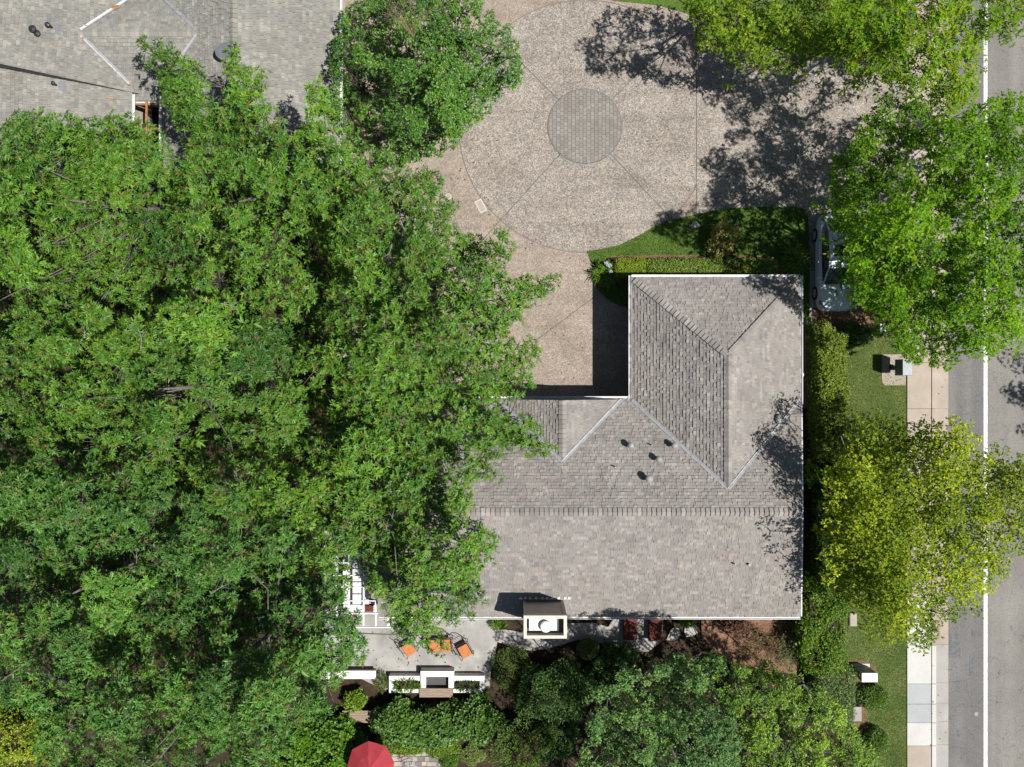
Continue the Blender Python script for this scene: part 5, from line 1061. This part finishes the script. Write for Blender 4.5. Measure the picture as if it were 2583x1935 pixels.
shrub('russet_shrub', 'dark red-leaved shrub tucked under the south eave', 'shrub', 1852, 1578, 36, 20, .9, [(.09, .035, .03), (.12, .05, .04)], leaf=(.07, .035), n=600, seed=53)
shrub('grey_shrub', 'grey-green twiggy shrub at the house corner beside the lush hedge', 'shrub', 1985, 1640, 30, 42, 1.0, [(.14, .145, .085), (.17, .17, .11), (.1, .11, .06)], leaf=(.055, .022), n=1200, seed=54, core=False)
shrub('round_shrub', 'bright tuft growing under the white gutter by the chimney', 'shrub', 1256, 1570, 18, 16, .5, [(.11, .18, .02), (.13, .2, .02)], leaf=(.09, .03), n=300, seed=55)
shrub('round_shrub', 'lime tuft peeking out from the south eave by the stepping stones', 'shrub', 1732, 1568, 15, 12, .8, [(.13, .2, .02)], leaf=(.08, .04), n=250, seed=56)
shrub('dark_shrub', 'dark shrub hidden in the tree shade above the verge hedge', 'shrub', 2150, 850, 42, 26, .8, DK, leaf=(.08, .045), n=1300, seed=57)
shrub('planter_plant', 'strappy green plants filling the planter beside the seat wall', 'plant', 1027, 1728, 32, 9, .9, [(.09, .17, .016), (.12, .2, .02)], leaf=(.26, .04), n=55, seed=58, core=False, el=(.2, .8), lump=.1)
shrub('planter_plant', 'shaded green plants filling the planter end away from the seat wall', 'plant', 1177, 1728, 32, 9, .75, DK, leaf=(.2, .04), n=55, seed=59, core=False, el=(.2, .8), lump=.1)
shrub('grass_tuft', 'soft grassy tuft between seat wall and planter', 'plant', 962, 1718, 13, 18, .5, [(.13, .15, .03), (.1, .13, .03)], leaf=(.2, .015), n=200, seed=60, core=False, el=(.1, .8))

def lily(label, px, py, r, n, seed, flowers=0, pal=((.085, .165, .014), (.11, .185, .018), (.065, .14, .014))):
    rng = np.random.default_rng(seed); c = P(px, py, .3); t = thing('lily_clump', label, 'plant', (c.x, c.y, .05), 0, 'strap-leaved lily clumps'); m = MB()
    for i in range(n):
        a = rng.uniform(0, 6.28); l = r * rng.uniform(.6, 1.1); h = rng.uniform(.35, .65); w_ = rng.uniform(.014, .024); s_ = Vector((-math.sin(a), math.cos(a), 0)) * w_; b0 = Vector((rng.normal(0, r * .22), rng.normal(0, r * .22), 0)); pts = []
        for k, (f, hz) in enumerate(((0, 0), (.3, .75), (.62, 1.0), (.88, .8), (1.05, .45))): pts.append(b0 + Vector((math.cos(a) * l * f, math.sin(a) * l * f, h * hz)))
        cc = tuple(x * rng.uniform(.75, 1.25) for x in pal[rng.integers(0, len(pal))]); vs = []
        for k, p in enumerate(pts): sw__ = (1, 1.1, 1, .7, .08)[k]; vs += [p - s_ * sw__, p + s_ * sw__ + Vector((0, 0, .004))]
        m.add(vs, [(2 * k, 2 * k + 1, 2 * k + 3, 2 * k + 2) for k in range(4)], cc)
    m.build('leaves', M['leaf'], t)
    for k in range(flowers):
        x, y = ((-.05, .42), (.12, .30), (.16, .0), (.02, .36))[k]; f = MB(); f.tube([(x * .3, y * .3, .2), (x, y, .82)], .008, 5)
        f.build('flower_stalk', M['leaf_soft_plain'], t); f = MB(); rg = np.random.default_rng(k)
        for j in range(26):
            d = rg.normal(0, 1, 3); d /= np.linalg.norm(d); e = Vector((x, y, .86)) + Vector(d) * .10; f.tube([Vector((x, y, .86)) + Vector(d) * .03, e], [.006, .02], 5)
        f.build('flower_head', M['lilac'], t)
M['lilac'] = paint('lilac_petals', (.50, .50, .62), .7); M['leaf_soft_plain'] = paint('green_stalk', (.1, .17, .03), .6)
lily('strap-leaved lily clump with pale flower heads at the driveway corner', 1528, 690, .62, 330, 71, 4)
lily('strap-leaved lily clump in the shade beside the parked car', 2005, 655, .68, 300, 72)
# stray garden rock in the lawn shade
rk = MB(); rg = np.random.default_rng(9); c_ = P(1752, 570); vs = []; fs = []
for i in range(6):
    for k in range(9): a = 2 * math.pi * k / 9; ph = math.pi * (i + .02) / 5.04; r_ = (.20 + (rg.uniform(-.06, .06) if 0 < i < 5 else 0)) * math.sin(ph); vs.append((r_ * math.cos(a) * 1.35, r_ * math.sin(a) * .85, (.13 + rg.uniform(-.02, .02) * (0 < i < 5)) * math.cos(ph) + .09))
for i in range(5): fs += [(i * 9 + k, (i + 1) * 9 + k, (i + 1) * 9 + (k + 1) % 9, i * 9 + (k + 1) % 9) for k in range(9)]
rk.add(vs, fs); o = rk.build('garden_rock', M['conc'], None); o.location = (c_.x, c_.y, .05); tag(o, 'pale garden rock in the shaded lawn beside the golden shrub', 'rock')

# --- fallen leaves on the paving
rngL = np.random.default_rng(77); fl_q = []
for (x0, y0, x1, y1, n_) in ((1130, 330, 1260, 640, 60), (1250, 620, 1480, 980, 70), (1600, 60, 2200, 520, 170), (2345, 850, 2392, 1900, 60), (2394, 800, 2420, 1900, 40), (900, 1560, 1230, 1690, 60), (1330, 540, 1720, 620, 30)):
    fl_q.append(rngL.uniform((x0, y0), (x1, y1), (n_, 2)))
fl_q = np.concatenate(fl_q); zz = np.where(fl_q[:, 0] > 2284, np.where(fl_q[:, 0] > 2358, .0, .135), .075); fl_c = px_world(fl_q, zz)
v_, t_, c_ = leaf_arrays(fl_c, np.tile([[0, 0, 1.]], (len(fl_c), 1)) + rngL.normal(0, .2, (len(fl_c), 3)), 1, .085, .05, (1.2, 1.7), rngL, [(.16, .13, .04), (.10, .07, .03), (.2, .17, .05), (.09, .12, .03)])
tag(np_mesh('fallen_leaves', v_, t_, c_.clip(0, .6), M['leaf_soft']), 'dry fallen leaves scattered over the paving', 'leaves', kind='stuff')
